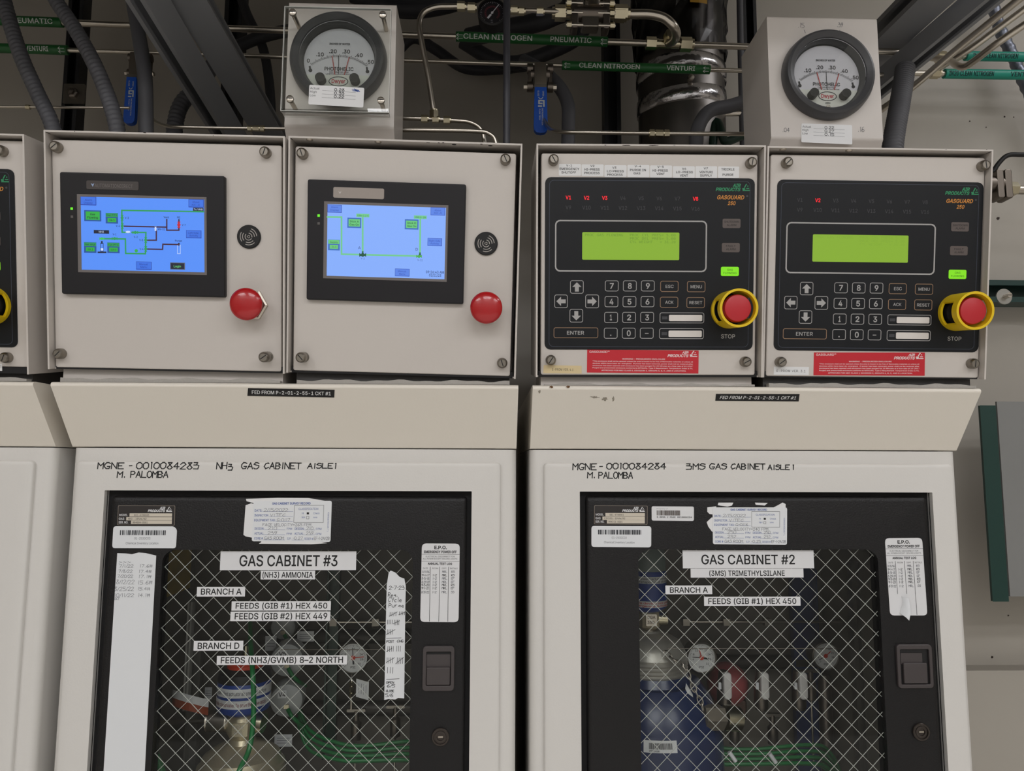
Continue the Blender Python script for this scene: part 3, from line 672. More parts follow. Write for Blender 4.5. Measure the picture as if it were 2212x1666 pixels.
def control_box(i):
    rp, w, h = RB[i]; pn = PANEL[i]
    t = thing('control_box', BLBL[i], 'control box', rp.w(0, 0, -.06), 'control boxes on the cabinet hoods')
    pp = rp.off(-.011); th = .0022; dp = .15
    b = MB()
    for x0, y0, x1, y1, z0 in ((-w/2, 0, -w/2+th, h, -dp), (w/2-th, 0, w/2, h, -dp), (-w/2+th, h-th, w/2-th, h, -dp), (-w/2+th, .0, w/2-th, th, -dp)):
        b.rbox(rp, x0, y0, x1, y1, z0, 0 if y1 > .01 else -.013, BOXP)
    b.rbox(rp, -w/2+th, th, w/2-th, h-th, -dp, -dp+.002, BOXP)
    b.obj('enclosure', t, bevel=.0007)
    for sx in (-1, 1):                                 # dark mitre seams of the rim corners
        b = MB(); b.tube([rp.w(sx*(w/2-th), h-th, -.0006), rp.w(sx*(w/2-th), h-th, -.011)], .0005, BLACK, 6); b.obj('corner_seam', t)
    b = MB(); b.rbox(rp, -w/2+.004, .0, w/2-.004, .0085, -.03, -.0118, RUBBER); b.obj('bottom_gasket', t)
    # wedge between hood and box, wavy foam along its front
    y0 = rp.w(0, 0, -.03).y; b = MB(); fr = [rp.w(s_*(w/2-.008), 0, -.022) for s_ in (-1, 1)]; bk = [rp.w(s_*(w/2-.008), 0, -.145) for s_ in (-1, 1)]
    dn = lambda p: Vector((p.x, p.y, ZH+.0004)); e = Vector((0, 0, -.0004))
    b.add([dn(fr[0]), dn(fr[1]), fr[1]+e, fr[0]+e, dn(bk[0]), dn(bk[1]), bk[1]+e, bk[0]+e], [(0, 1, 2, 3), (5, 4, 7, 6), (4, 0, 3, 7), (1, 5, 6, 2), (4, 5, 1, 0), (3, 2, 6, 7)], BOXP if i in (1, 3) else DARKIN); b.obj('mounting_wedge', t)
    rnd = random.Random(i+3); b = MB(); L = []; FH = .0034 if i == 3 else .0058; ph = rnd.uniform(0, 6)
    for k in range(41):
        x = -w/2+.012+(w-.02)*k/40; f_ = rp.w(x, 0, -.008); wv = .0016*math.sin(k*.55+ph)+.0012*math.sin(k*1.3+ph*2)
        L.append([Vector((f_.x, f_.y+.001, ZH+.0006)), Vector((f_.x, f_.y+.012, ZH+.0006)), Vector((f_.x, f_.y+.012, ZH+FH+wv*.6)), Vector((f_.x, f_.y+.001, ZH+FH-.0004+wv*.6))])
    b.loops(L, M('foam', (168, 164, 158), .9, bump=.6, bscale=500)); b.obj('foam_gasket', t)
    if pn:
        q, tl, tr, br, bl = pn; P = [pp.at(*q(*p)) for p in (tl, tr, br, bl)]
        xa, xb, yb, yt = (P[0][0]+P[3][0])/2, (P[1][0]+P[2][0])/2, (P[2][1]+P[3][1])/2, (P[0][1]+P[1][1])/2
    else: xa, xb, yb, yt = -w/2+.006, w/2-.0075, .009, h-.006
    xa = max(xa, -w/2+.0035); xb = min(xb, w/2-.0035); yt = min(yt, h-.0035)
    b = MB(); b.rbox(pp, xa, yb, xb, yt, -.018, 0, BOXP, r=.003, ch=.0015); door = b.obj('door_panel', t); lab(door, 'white front panel held by slotted screws')
    q, sc = SCREW[i]
    for k, (x, y, out) in enumerate(sc):
        b = MB(); a = pp.at(*q(x, y)); o = out
        if o: b.lathe(pp, *a, [(.0072, 0), (.0072, .001), (.0030, .0015), (.0030, o)], BRUSH, 20)
        b.lathe(pp, *a, [(.0071, o), (.0071, o+.006), (.0068, o+.0085), (.0052, o+.0112), (.0050, o+.0114), (.0048, o+.0106), (0, o+.0106)], BRUSH, 28)
        an = rnd.uniform(.5, 2.4); d = Vector((math.cos(an), math.sin(an))); n_ = Vector((-d.y, d.x)); A = Vector(a)
        b.add([pp.w(*(A+d*.0045*sx+n_*.0006*sy), o+.0107) for sx, sy in ((-1, -1), (1, -1), (1, 1), (-1, 1))], [(0, 1, 2, 3)], BLACK)
        lab(b.obj('panel_screw', t), 'round slotted panel screw')
    BOX[i] = (t, rp, pp, w, h); return t
for i in (1, 2, 3, 4, 0): control_box(i)
def rim_screw(i, q, pts, hole=()):
    t, rp, pp, w, h = BOX[i]; ip = PL(rp.w(0, h-.0022, 0), rp.u, rp.n)
    for k, (x, y) in enumerate(pts):
        a = rp.at(*q(x, y)); b = MB(); b.lathe(ip, a[0], -.0055, [(.0045, 0), (.0043, .0012), (.002, .002), (0, .0021)], STEEL, 16); b.obj('rim_screw', t)
    for x, y in hole:
        a = rp.at(*q(x, y)); b = MB(); b.lathe(ip, a[0], -.0065, [(.003, .00005), (.003, .0002)], BLACK, 12); b.obj('rim_hole', t)
rim_screw(2, c6, [(197, 78), (640, 93)], [(1130, 120), (1365, 127)]); rim_screw(4, c8, [(185, 75), (597, 78)])

# mushroom stop buttons, buzzers
def mushroom(i, q, x, y, tilt):
    t, rp, pp, w, h = BOX[i]; a = pp.at(*q(x, y))
    b = MB(); b.lathe(pp, *a, [(.0215, 0), (.0215, .0045), (.019, .0055)], STEEL, 6, False); b.lathe(pp, *a, [(.0145, .0045), (.0145, .012), (.011, .012), (.011, .02)], BRUSH, 32)
    s = lab(b.obj('stop_button', t), 'red mushroom stop button on a steel collar')
    b = MB(); pr = [(.011, .020), (.0185, .020), (.0205, .0215), (.0212, .0235)]+[(.0212*math.cos(k*math.pi/20), .0235+.0085*math.sin(k*math.pi/20)) for k in range(1, 10)]+[(0, .0320)]
    b.lathe(pp, *a, pr, RED, 48); lab(b.obj('mushroom_cap', s), 'glossy red mushroom cap')
mushroom(1, c5, 1620, 1157, 0); mushroom(2, c6, 1342, 1150, 0)
GREYA = M('arc_grey', (176, 170, 164), .5)
def buzzer(i, q, x, y):
    t, rp, pp, w, h = BOX[i]; a = pp.at(*q(x, y)); b = MB(); R = .0155
    b.lathe(pp, *a, [(R, 0), (R, .002), (R-.001, .003), (0, .003)], BLACK, 40)
    for k in range(3):
        for r, e in ((.0045, .75), (.0078, .62), (.0108, .55)):
            c = math.radians((90+62, 90-52, -78+0)[k]+(30, 0, 0)[k]); pts = [(a[0]+r*math.cos(c+e*(j/8-1)), a[1]+r*math.sin(c+e*(j/8-1))) for j in range(17)]
            b.stroke(pp, pts, .0009, .0031, GREYA)
    for an in (.3, 2.4, 4.5): b.stroke(pp, [(a[0]+.0016*math.cos(an+j*.25), a[1]+.0016*math.sin(an+j*.25)) for j in range(6)], .0008, .0031, GREYA)
    lab(b.obj('buzzer', t), 'round black buzzer with grey arcs')
buzzer(1, c5, 1602, 720); buzzer(2, c6, 1339, 734)

# touchscreens
E_ = lambda n, c, e=1: M('lit_'+n, c, emit=e)
def dark_text(n, c): return M('lcd_'+n, c, emit=1)
def screen(i, q, bez, fr, dis, bg, led, led2, draw, lbl, plate):
    t, rp, pp, w, h = BOX[i]; F_ = pp.off(.0075)
    def avg(P, pl):
        P = [pl.at(*q(*p)) for p in P]; return ((P[0][0]+P[3][0])/2, (P[2][1]+P[3][1])/2, (P[1][0]+P[2][0])/2, (P[0][1]+P[1][1])/2)
    b = MB(); b.rbox(F_, *avg(bez, F_), -.0075, 0, CHAR, r=.0025, ch=.0018); s = b.obj('touchscreen', t); lab(s, 'dark framed touchscreen')
    b = MB(); b.rbox(F_, *avg(fr, F_), .00005, .0002, M('screen_border', (112, 106, 104), .5)); b.obj('screen_border', s)
    b = MB(); D = F_.off(.0003); r_ = avg(dis, F_); b.rbox(D, *r_, -.0001, 0, E_('bg%d' % i, bg)); draw(b, D, q); lab(b.obj('display', s), lbl)
    for (x, y), c in ((led, (110, 240, 40)), (led2, None)):
        b = MB(); a = F_.at(*q(x, y)); k = .0016; b.rbox(F_, a[0]-k, a[1]-k, a[0]+k, a[1]+k, .0001, .0003, E_('led', c) if c else M('led_off', (92, 88, 86), .5)); lab(b.obj('indicator_light', s), 'lit green indicator' if c else 'unlit grey indicator')
    b = MB(); x0, y0, x1, y1, col = plate[:5]; b.px(F_, q, x0, y1, x1, y0, .0001, .0006, col, r=.002); plate[5](b, F_, q); b.obj('brand_plate', s)
ND = {}
def R_(b, D, q, x0, y0, x1, y1, m, z=.0001): b.px(D, q, x0, y1, x1, y0, z-.00005, z, m)
def valve(b, D, q, x, y, m, vert=False, r=18):
    pts = [(-1, -.55), (0, 0), (-1, .55)], [(1, -.55), (0, 0), (1, .55)]
    for p in pts: b.ppoly(D, lambda u, v: q(x+(v if vert else u)*r, y+(u if vert else v)*r), p, .0002, .0002, m)
    b.ppoly(D, lambda u, v: q(x+u*r*.55, y+v*r*.55), [(math.cos(k*math.pi/6), math.sin(k*math.pi/6)) for k in range(12)], .00025, .00025, m)
def draw1(b, D, q):
    G = E_('green', (40, 152, 84)); DK = E_('maroon', (62, 34, 62)); BT = E_('btn', (58, 112, 222)); TX = E_('txt', (26, 50, 150)); BK = E_('blk', (20, 26, 48)); GB = E_('gbtn', (46, 170, 66)); FR = E_('frm', (34, 82, 150)); WT = E_('wht', (205, 220, 250)); RD = E_('red', (190, 30, 50))
    L = lambda p, m, w=.0019, z=.00015: b.line(D, q, p, w, z, m)
    L([(1308, 558), (783, 549), (785, 690), (832, 691)], G); L([(848, 691), (938, 691), (935, 828), (808, 826), (806, 733), (655, 731)], G)
    for p in ([(800, 651), (1072, 657)], [(1072, 608), (1072, 677), (1150, 677), (1150, 655)], [(1150, 630), (1150, 610)], [(948, 741), (1005, 741), (1005, 678)], [(948, 798), (1045, 800), (1047, 767), (1148, 769)]): L(p, DK, .0018)
    for x, y, v in ((785, 597, 1), (786, 650, 1), (737, 731, 0), (870, 691, 0), (937, 740, 1), (937, 798, 1)): valve(b, D, q, x, y, G, v)
    valve(b, D, q, 655, 731, E_('green2', (60, 190, 80)), 0, 16); valve(b, D, q, 1150, 642, RD, 1, 20); valve(b, D, q, 1000, 668, WT, 1, 13); valve(b, D, q, 823, 688, WT, 0, 14)
    b.ppoly(D, lambda u, v: q(876+u*11, 809+v*11), [(math.cos(k*.63), math.sin(k*.63)) for k in range(10)], .0002, .0002, GB)
    for r in ((518, 463, 618, 515), (1212, 479, 1309, 529), (1196, 679, 1294, 727), (875, 880, 974, 929)): R_(b, D, q, *r, TX); R_(b, D, q, r[0]+2, r[1]+2, r[2]-3, r[3]-4, BT, .0002)
    R_(b, D, q, 1241, 533, 1308, 552, BK); R_(b, D, q, 603, 677, 701, 697, BK); R_(b, D, q, 1094, 886, 1189, 929, E_('frm2', (90, 90, 100))); R_(b, D, q, 1098, 890, 1184, 925, BK, .0002)
    R_(b, D, q, 542, 550, 650, 618, FR); R_(b, D, q, 552, 558, 641, 609, GB, .0002)
    for x0, y0, t, v in ((680, 567, 'Del PT2', '34.1'), (541, 755, 'Net Wgt', '28.1'), (690, 757, 'Cyl PT1', '118.0')):
        R_(b, D, q, x0, y0, x0+78, y0+66, FR); R_(b, D, q, x0+1, y0+2, x0+77, y0+23, G, .0002); R_(b, D, q, x0+12, y0+32, x0+67, y0+57, GB, .0002)
        b.text(D, q, t, x0+6, y0+7, x0+72, y0+18, .0003, BK); b.text(D, q, v, x0+22, y0+39, x0+58, y0+50, .0003, BK, bold=.01)
    T = lambda s, x0, y0, x1, y1, m=BK, **k: b.text(D, q, s, x0, y0, x1, y1, .0003, m, **k)
    for s, x0, y0, x1, y1 in (('V-3', 803, 591, 828, 604), ('V-6', 746, 643, 770, 656), ('V-1', 725, 697, 748, 709), ('V-2', 861, 714, 885, 726), ('V-5', 896, 734, 920, 746), ('V-4', 898, 792, 922, 804), ('MV-31', 1015, 664, 1060, 676),
        ('Vent', 1052, 587, 1087, 599), ('N2', 1139, 588, 1158, 600), ('V-7', 1170, 637, 1193, 649), ('Purge', 1125, 739, 1170, 749)): T(s, x0, y0, x1, y1, bold=.01)
    T('Gas', 580, 568, 612, 580, bold=.015); T('Flowing', 562, 588, 630, 601, bold=.015); T('To VMB', 1246, 537, 1303, 548, WT); T('NH3', 636, 681, 668, 693, WT); T('Login', 1117, 901, 1163, 915, E_('lgn', (120, 230, 130)))
    for s, x0, y0, x1, y1 in (('Alarm', 546, 476, 592, 488), ('Display', 541, 494, 596, 506), ('About', 1237, 489, 1282, 501), ('AGC-AI', 1232, 507, 1285, 519), ('Left Side', 1211, 688, 1276, 700), ('Activity', 1217, 705, 1273, 717), ('Manual', 897, 889, 950, 901), ('Menu', 903, 907, 945, 919)): T(s, x0, y0, x1, y1, TX)
    for x, y0, y1, c in ((655, 760, 812, BK), (1150, 772, 828, WT)): L([(x-9, y0), (x-9, y1), (x+9, y1), (x+9, y0), (x-9, y0)], c, .0006); L([(x, y0-10), (x, y0)], BK, .002)
    L([(632, 819), (680, 819)], BK, .002); R_(b, D, q, 648, 793, 664, 807, WT, .0002)
def draw2(b, D, q):
    G = E_('pgreen', (112, 198, 140)); BT = E_('pbtn', (88, 130, 226)); TX = E_('ptxt', (40, 70, 175)); BK = E_('pblk', (34, 56, 110)); GB = E_('pgbtn', (104, 196, 120)); FR = E_('pfrm', (58, 106, 186)); DG = E_('pdk', (24, 84, 60))
    L = lambda p, m, w=.0022, z=.00015: b.line(D, q, p, w, z, m)
    L([(320, 562), (410, 563), (410, 801), (525, 804)], G); L([(565, 805), (892, 813)], G); L([(546, 562), (546, 790)], G); L([(916, 572), (914, 800)], G)
    valve(b, D, q, 546, 806, DG, 0, 22); valve(b, D, q, 546, 794, DG, 1, 12); valve(b, D, q, 908, 815, E_('pg2', (70, 170, 70)), 0, 18); valve(b, D, q, 914, 802, DG, 1, 12)
    for r in ((319, 485, 412, 532), (982, 502, 1076, 550), (962, 700, 1056, 747), (753, 896, 847, 942)): R_(b, D, q, *r, TX); R_(b, D, q, r[0]+2, r[1]+2, r[2]-3, r[3]-3, BT, .0002)
    T = lambda s, x0, y0, x1, y1, m=BK, **k: b.text(D, q, s, x0, y0, x1, y1, .0003, m, **k)
    for r, s, x0, x1 in (((505, 543, 589, 562), 'GIBs 1 2 4', 512, 583), ((875, 554, 957, 573), 'VMB 8-2N', 880, 952)): R_(b, D, q, *r, G, .0002); T(s, x0, r[1]+4, x1, r[3]-5, DG)
    for r, s in (((447, 569, 537, 631), 'Stick A'), ((816, 579, 905, 641), 'Stick D')):
        R_(b, D, q, *r, FR); R_(b, D, q, r[0]+8, r[1]+8, r[2]-8, r[3]-9, GB, .0002); T(s, r[0]+16, r[1]+15, r[2]-16, r[1]+27, DG, bold=.01); T('Gas On', r[0]+15, r[1]+35, r[2]-15, r[1]+47, DG, bold=.01)
    R_(b, D, q, 323, 709, 399, 775, FR); R_(b, D, q, 325, 711, 397, 734, GB, .0002); R_(b, D, q, 334, 742, 388, 766, GB, .0002); T('Supply', 336, 717, 386, 729, DG); T('34.1', 347, 748, 376, 759, DG)
    T('A', 517, 751, 533, 768); T('D', 886, 761, 901, 778); T('V-2', 534, 823, 558, 834); T('V-11', 898, 833, 930, 845)
    T('09:26:43 AM', 952, 907, 1068, 923, bold=.01); T('02/21/23', 972, 929, 1050, 944, bold=.01)
    for s, x0, y0, x1, y1 in (('Alarm', 343, 493, 387, 504), ('Display', 338, 511, 393, 522), ('About', 1008, 513, 1050, 524), ('AGC-AI', 1003, 530, 1055, 541), ('Right Side', 972, 709, 1044, 720), ('Activity', 981, 726, 1035, 737), ('Manual', 773, 905, 825, 916), ('Menu', 780, 922, 818, 933)): T(s, x0, y0, x1, y1, TX)
def brand1(b, F_, q):
    b.ppoly(F_, q, [(585, 375), (597, 381), (608, 375), (598, 399)], .0007, .0007, M('brand_blue', (150, 170, 205), .5)); b.text(F_, q, 'AUTOMATIONDIRECT', 610, 378, 855, 401, .0007, M('brand_grey', (112, 106, 104), .5))
def brand2(b, F_, q): b.ppoly(F_, q, [(390, 397), (400, 402), (410, 397), (401, 415)], .0007, .0007, M('brand_pale', (195, 190, 186), .5))
screen(1, c5, [(378, 302), (1434, 325), (1452, 1106), (398, 1087)], [(492, 445), (1325, 463), (1332, 963), (505, 948)], [(517, 462), (1310, 478), (1317, 944), (528, 934)], (84, 142, 246), (461, 538), (463, 590), draw1,
       'lit blue display with a green and dark flow diagram', (557, 365, 892, 413, M('plate_brown', (66, 60, 58), .4), brand1))
screen(2, c6, [(187, 320), (1205, 348), (1197, 1118), (187, 1096)], [(295, 462), (1094, 485), (1088, 978), (295, 957)], [(318, 482), (1080, 500), (1073, 962), (317, 940)], (132, 172, 250), (263, 553), (263, 603), draw2,
       'lit pale blue display with two green branches, a clock and date', (357, 380, 684, 438, M('plate_grey', (160, 150, 142), .4), brand2))

# keypads
OVL = {3: (c7, (152, 250), (1553, 270), (1520, 1412), (138, 1400)), 4: (c8, (135, 255), (1435, 262), (1387, 1325), (108, 1320))}
def mean(pl, o): P = [pl.at(*o[0](*p)) for p in o[1:]]; return sum(p[0] for p in P)/4, sum(p[1] for p in P)/4
KG = M('key_grey', (170, 168, 166), .5); TAN = M('key_tan', (150, 120, 92), .5); DIM = M('dim_led', (62, 62, 66), .5); ORG = M('orange_print', (206, 136, 52), .5); GRN = M('green_print', (40, 140, 92), .5)
LIT = E_('redled', (255, 24, 40)); LCD = M('lcd_green', (130, 170, 40), emit=1); LCDT = M('lcd_text', (98, 136, 34), emit=1); LCDT2 = M('lcd_text2', (122, 160, 40), emit=1); LAMP_OFF = M('lamp_off', (92, 82, 78), .5); LAMP_ON = E_('gaslamp', (128, 222, 16))
LINE = M('keypad_line', (62, 68, 82), .5)
def keypad(i, lit):
    t, rp, pp, w, h = BOX[i]; q = c7; K = PL(pp.o+pp.n*.0002, pp.u, pp.v)
    base = BOX[3][2]; m3 = mean(base, OVL[3])
    if i == 4: m = mean(pp, OVL[4]); K.ref = (base, m[0]-m3[0], m[1]-m3[1])
    if i == 0: r = base.at(*c7(1537, 840)); me = pp.at(35.5, 560); K.ref = (base, me[0]-r[0], pp.at(*c5(0, 1430))[1]-base.at(*c7(0+1000, 1408))[1])
    b = MB(); P = [K.at(*q(*p)) for p in OVL[3][1:]]; xa, xb, yb, yt = (P[0][0]+P[3][0])/2, (P[1][0]+P[2][0])/2, (P[2][1]+P[3][1])/2, (P[0][1]+P[1][1])/2
    b.rbox(K, xa, yb, xb, yt, 0, .0006, KEYP, r=.008); z = .0008
    def outline(x0, y0, x1, y1, wd, m, r=.0025):
        A = K.at(*q(x0, y1)); B = K.at(*q(x1, y0)); pts = []
        for cx, cy, a0 in ((B[0]-r, A[1]+r, -90), (B[0]-r, B[1]-r, 0), (A[0]+r, B[1]-r, 90), (A[0]+r, A[1]+r, 180)):
            pts += [(cx+r*math.cos(math.radians(a0+22.5*k)), cy+r*math.sin(math.radians(a0+22.5*k))) for k in range(5)]
        b.stroke(K, pts+pts[:1], wd, z, m)
    T = lambda s, x0, y0, x1, y1, m=KG, **k: b.text(K, q, s, x0, y0, x1, y1, z, m, **k)
    outline(172, 285, 1512, 1385, .0006, LINE, .006)
    for r_ in (0, 1):
        for k in range(8):
            s = 'V%d' % (k+1+8*r_); cx = 301+121*k; hw = 18 if len(s) == 2 else 28; y = (380, 446)[r_]+k*1.2; on = s in lit
            T(s, cx-hw, y, cx+hw, y+24, LIT if on else DIM, bold=.02 if on else .005)
    outline(216, 551, 1221, 881, .0019, KG, .006)
    T('AIR', 1395, 301, 1450, 322, GRN, bold=.03, shear=.25); T('PRODUCTS', 1282, 327, 1448, 348, GRN, bold=.03, shear=.25); aplogo(b, K, q, 1460, 302, 1516, 349, z, GRN)
    T('GASGUARD', 1292, 378, 1473, 403, ORG, bold=.02, shear=.25); T('250', 1362, 418, 1415, 442, ORG, bold=.02, shear=.25)
    b.ppoly(K, lambda u, v: q(1492+u*7, 383+v*7), [(math.cos(k*.63), math.sin(k*.63)) for k in range(10)], z, z, DIM)
    for pts, (x0, y0, x1, y1) in (([(0, -1), (1, 0), (.42, 0), (.42, 1), (-.42, 1), (-.42, 0), (-1, 0)], (315, 946, 401, 1030)), ([(-1, 0), (0, -1), (0, -.42), (1, -.42), (1, .42), (0, .42), (0, 1)], (210, 1041, 295, 1126)),
                                  ([(1, 0), (0, 1), (0, .42), (-1, .42), (-1, -.42), (0, -.42), (0, -1)], (416, 1041, 503, 1127)), ([(0, 1), (-1, 0), (-.42, 0), (-.42, -1), (.42, -1), (.42, 0), (1, 0)], (311, 1137, 397, 1222))):
        outline(x0, y0, x1, y1, .0008, KG); cx, cy = (x0+x1)/2, (y0+y1)/2; b.ppoly(K, lambda u, v: q(cx+u*31, cy+v*31), pts, z, z, KG)
    for r_, row in enumerate(('789', '456', '123', '.0-')):
        for c_, ch in enumerate(row):
            x0 = 547+120*c_-2.4*r_; y0 = 947+105*r_; outline(x0, y0, x0+87, y0+68, .0008, KG); cx, cy = x0+43.5, y0+34
            if ch == '.': b.px(K, q, cx-4, cy+18, cx+4, cy+10, z-.0001, z, KG)
            elif ch == '-': b.px(K, q, cx-12, cy+4, cx+12, cy-1, z-.0001, z, KG)
            else: T(ch, cx-(8 if ch == '1' else 13), cy-18, cx+(6 if ch == '1' else 13), cy+18, bold=.02)
    for s, x0, y0, x1, y1, tx in (('ESC', 915, 950, 1033, 1018, (949, 1002)), ('MENU', 1093, 952, 1212, 1020, (1115, 1190)), ('ACK', 913, 1056, 1031, 1124, (946, 1001)), ('RESET', 1090, 1058, 1208, 1126, (1107, 1193)), ('ENTER', 205, 1260, 498, 1326, (292, 406))):
        outline(x0, y0, x1, y1, .0008, TAN); cy = (y0+y1)/2; hh = 12 if s == 'ENTER' else 10; T(s, tx[0], cy-hh, tx[1], cy+hh, bold=.008)
    for y0 in (1161, 1266):
        e = -3 if y0 > 1200 else 0; outline(911+e, y0, 1204+e, y0+66, .0008, KG); b.px(K, q, 925+e, y0+43, 962+e, y0+23, z-.0001, z, DIM); b.px(K, q, 971+e, y0+55, 1193+e, y0+13, z-.0001, z+.0001, M('key_field', (222, 216, 210), .5), r=.0015)
    T('STOP', 1318, 1304, 1411, 1330, bold=.008)
    kp = lab(b.obj('keypad', t), 'black membrane keypad with grey symbols')
    b = MB(); b.px(K, q, 393, 806, 1041, 626, .0006, .0008, LCD, r=.0015); z = .0009
    m = LCDT if i == 3 else LCDT2
    for s, x0, y0, x1, y1 in (('PROC GAS FLOWING', 412, 632, 665, 649), ('PROC CYL PRES= 5.00', 712, 633, 1015, 650), ('PROC DEL PRES= 5.00', 712, 656, 1015, 673), ('CYL WEIGHT   = 31.20', 712, 679, 1015, 695)): b.text(K, q, s, x0, y0, x1, y1, z, m, fnt=MONO)
    lab(b.obj('lcd', kp), 'lit yellow-green display')
    for s1, s2, x0, y0, on in (('SHUTDOWN', 'ALARM', 1328, 534, 0), ('FAULT', 'ALARM', 1323, 695, 0), ('GAS', 'FLOWING', 1317, 854, 1)):
        b = MB(); b.px(K, q, x0, y0+61, x0+120, y0, .0006, .0009, LAMP_ON if on else LAMP_OFF, r=.002); c = x0+60; mm = INK if on else KEYP
        h1 = 6.2*len(s1); h2 = 6.2*len(s2); b.text(K, q, s1, c-h1, y0+13, c+h1, y0+26, .001, mm); b.text(K, q, s2, c-h2, y0+35, c+h2, y0+48, .001, mm); lab(b.obj('status_lamp', kp), 'lit green status lamp' if on else 'unlit brown status lamp')
    # stop button in its yellow guard
    a = K.at(*q(1373, 1141))
    b = MB(); b.lathe(K, *a, [(.0185, .0006), (.0185, .010), (.0125, .011), (.0125, .024)], BLACK, 32); s = lab(b.obj('stop_button', t), 'red stop button inside a yellow guard')
    b = MB(); b.lathe(K, *a, [(.0125, .024), (.0172, .026), (.0185, .029), (.0185, .033), (.0172, .0375), (.015, .0385), (0, .0385)], RED2, 40); lab(b.obj('stop_knob', s), 'matt red stop knob')
    b = MB(); N = 72; R, r_ = .0253, .0222
    for (z0, z1) in ((.0006, .0065), (.0065, .031), (.031, .042)):
        for k in range(N):
            th = 2*math.pi*(k+.5)/N; d0 = abs((th-math.pi*1.05+math.pi) % (2*math.pi)-math.pi); d1_ = abs((th-.05+math.pi) % (2*math.pi)-math.pi)
            if z0 == .0065 and (d0 < .66 or d1_ < .66): continue
            A, B_ = 2*math.pi*k/N, 2*math.pi*(k+1)/N; P8 = [K.w(a[0]+rr*math.cos(x), a[1]+rr*math.sin(x), zz) for zz in (z0, z1) for rr, x in ((r_, A), (R, A), (R, B_), (r_, B_))]
            b.add(P8, [(0, 3, 2, 1), (4, 5, 6, 7), (1, 2, 6, 5), (3, 0, 4, 7)]+[(0, 1, 5, 4), (2, 3, 7, 6)], YEL)
    lab(b.obj('yellow_guard', s), 'yellow ring guard with side openings')
    return K
K3 = keypad(3, ('V1', 'V2', 'V3', 'V8')); K4 = keypad(4, ('V2',)); K0 = keypad(0, ())
def red_warning(i, pl, q):
    b = MB(); z = card(b, pl, q, 0, M('warning_red', (196, 30, 44), .45), r=0); m = M('warning_white', (232, 214, 214), .5)
    T = lambda s, x0, y0, x1, y1, **k: b.text(pl, q, s, x0, y0, x1, y1, z, m, **k)
    T('GASGUARD™', 2, 5, 20, 14, bold=.01); T('AIR', 85, 5, 91, 14, bold=.03, shear=.25); T('PRODUCTS', 72, 18, 91, 29, bold=.03, shear=.25); aplogo(b, pl, q, 92, 2, 99.5, 28, z, m)
    T('WARNING - PRESSURIZED ENCLOSURE', 31.5, 36.5, 70, 42, bold=.012)
    for k, s in enumerate(('"This enclosure shall not be opened unless the area is known to be free of flammable materials or unless all', 'devices within have been de-energized.  If power has been removed, power shall not be restored after', 'enclosure has been opened until enclosure has been purged for 20 Minutes at a flow rate of 25 CFH."', 'Purged and pressurized enclosure conforms to NFPA496, Type Z Requirement. Temperature Index is T6.')):
        T(s, 5, 47.5+9.6*k, 95, 52.2+9.6*k, bold=.012)
    T('APPROVED FOR NEC CLASS I, DIVISION 2, GROUPS A, B, C, AND D LOCATION.', 13, 87, 89, 92.2, bold=.012)
    lab(b.obj('warning_label', BOX[i][0]), 'red warning label with white print')
red_warning(3, BOX[3][2], quad(c7(427, 1405), c7(1170, 1411), c7(1168, 1565), c7(425, 1558)))
red_warning(4, BOX[4][2], quad(c8(368, 1326), c8(1057, 1327), c8(1055, 1471), c8(365, 1468)))
def eprom(i, q, m, t, tx, lbl):
    b = MB(); pl = BOX[i][2]; z = card(b, pl, q, 0, m, r=0); b.text(pl, q, t, tx[0], 38, tx[1], 66, z, INK, sp=1.1); lab(b.obj('version_label', BOX[i][0]), lbl)
eprom(3, quad(c7(137, 1508), c7(390, 1513), c7(390, 1566), c7(134, 1562)), M('aged_tape', (214, 194, 150), .5), 'E-PROM VER. 4.1', (23, 78), 'yellowed label reading E-PROM VER. 4.1')
eprom(4, quad(c8(120, 1414), c8(337, 1416), c8(336, 1467), c8(118, 1464)), WHITE, 'E-PROM VER. 3.1', (8, 90), 'white label reading E-PROM VER. 3.1')
for k, (r, ln) in enumerate((((238, 168, 386, 246), (('V-1', 287, 325, 172, 185), ('EMERGENCY', 243, 375, 193, 208), ('SHUTOFF', 255, 352, 217, 231))), ((389, 171, 537, 249), (('V2', 448, 475, 175, 188), ('HI-PRESS', 409, 510, 197, 212), ('PROCESS', 407, 510, 220, 235))),
        ((541, 176, 690, 255), (('V3', 594, 621, 186, 199), ('LO PRESS', 559, 671, 209, 223), ('PROCESS', 560, 663, 232, 246))), ((694, 175, 842, 256), (('V-4', 743, 786, 177, 190), ('PURGE IN', 712, 818, 201, 215), ('GAS', 736, 781, 223, 237))),
        ((845, 178, 993, 258), (('V-5', 894, 937, 180, 193), ('HI-PRESS', 863, 964, 204, 218), ('VENT', 888, 943, 227, 241))), ((997, 183, 1144, 262), (('V6', 1058, 1086, 193, 206), ('LO-PRESS', 1019, 1131, 215, 229), ('VENT', 1044, 1098, 238, 252))),
        ((1147, 183, 1293, 264), (('V7', 1203, 1231, 191, 204), ('VENTURI', 1174, 1263, 215, 229), ('SUPPLY', 1179, 1259, 238, 252))), ((1297, 185, 1440, 262), (('TRICKLE', 1320, 1408, 196, 211), ('PURGE', 1329, 1401, 232, 247))))):
    b = MB(); pl = BOX[3][2]; b.px(pl, c7, r[0], r[3], r[2], r[1], .00005, .0003, WHITE, r=.0015)
    for s, x0, x1, y0, y1 in ln: b.text(pl, c7, s, x0, y0, x1, y1, .0004, INK, bold=.012)
    lab(b.obj('valve_sticker', BOX[3][0]), 'white sticker starting %s' % ln[0][0])
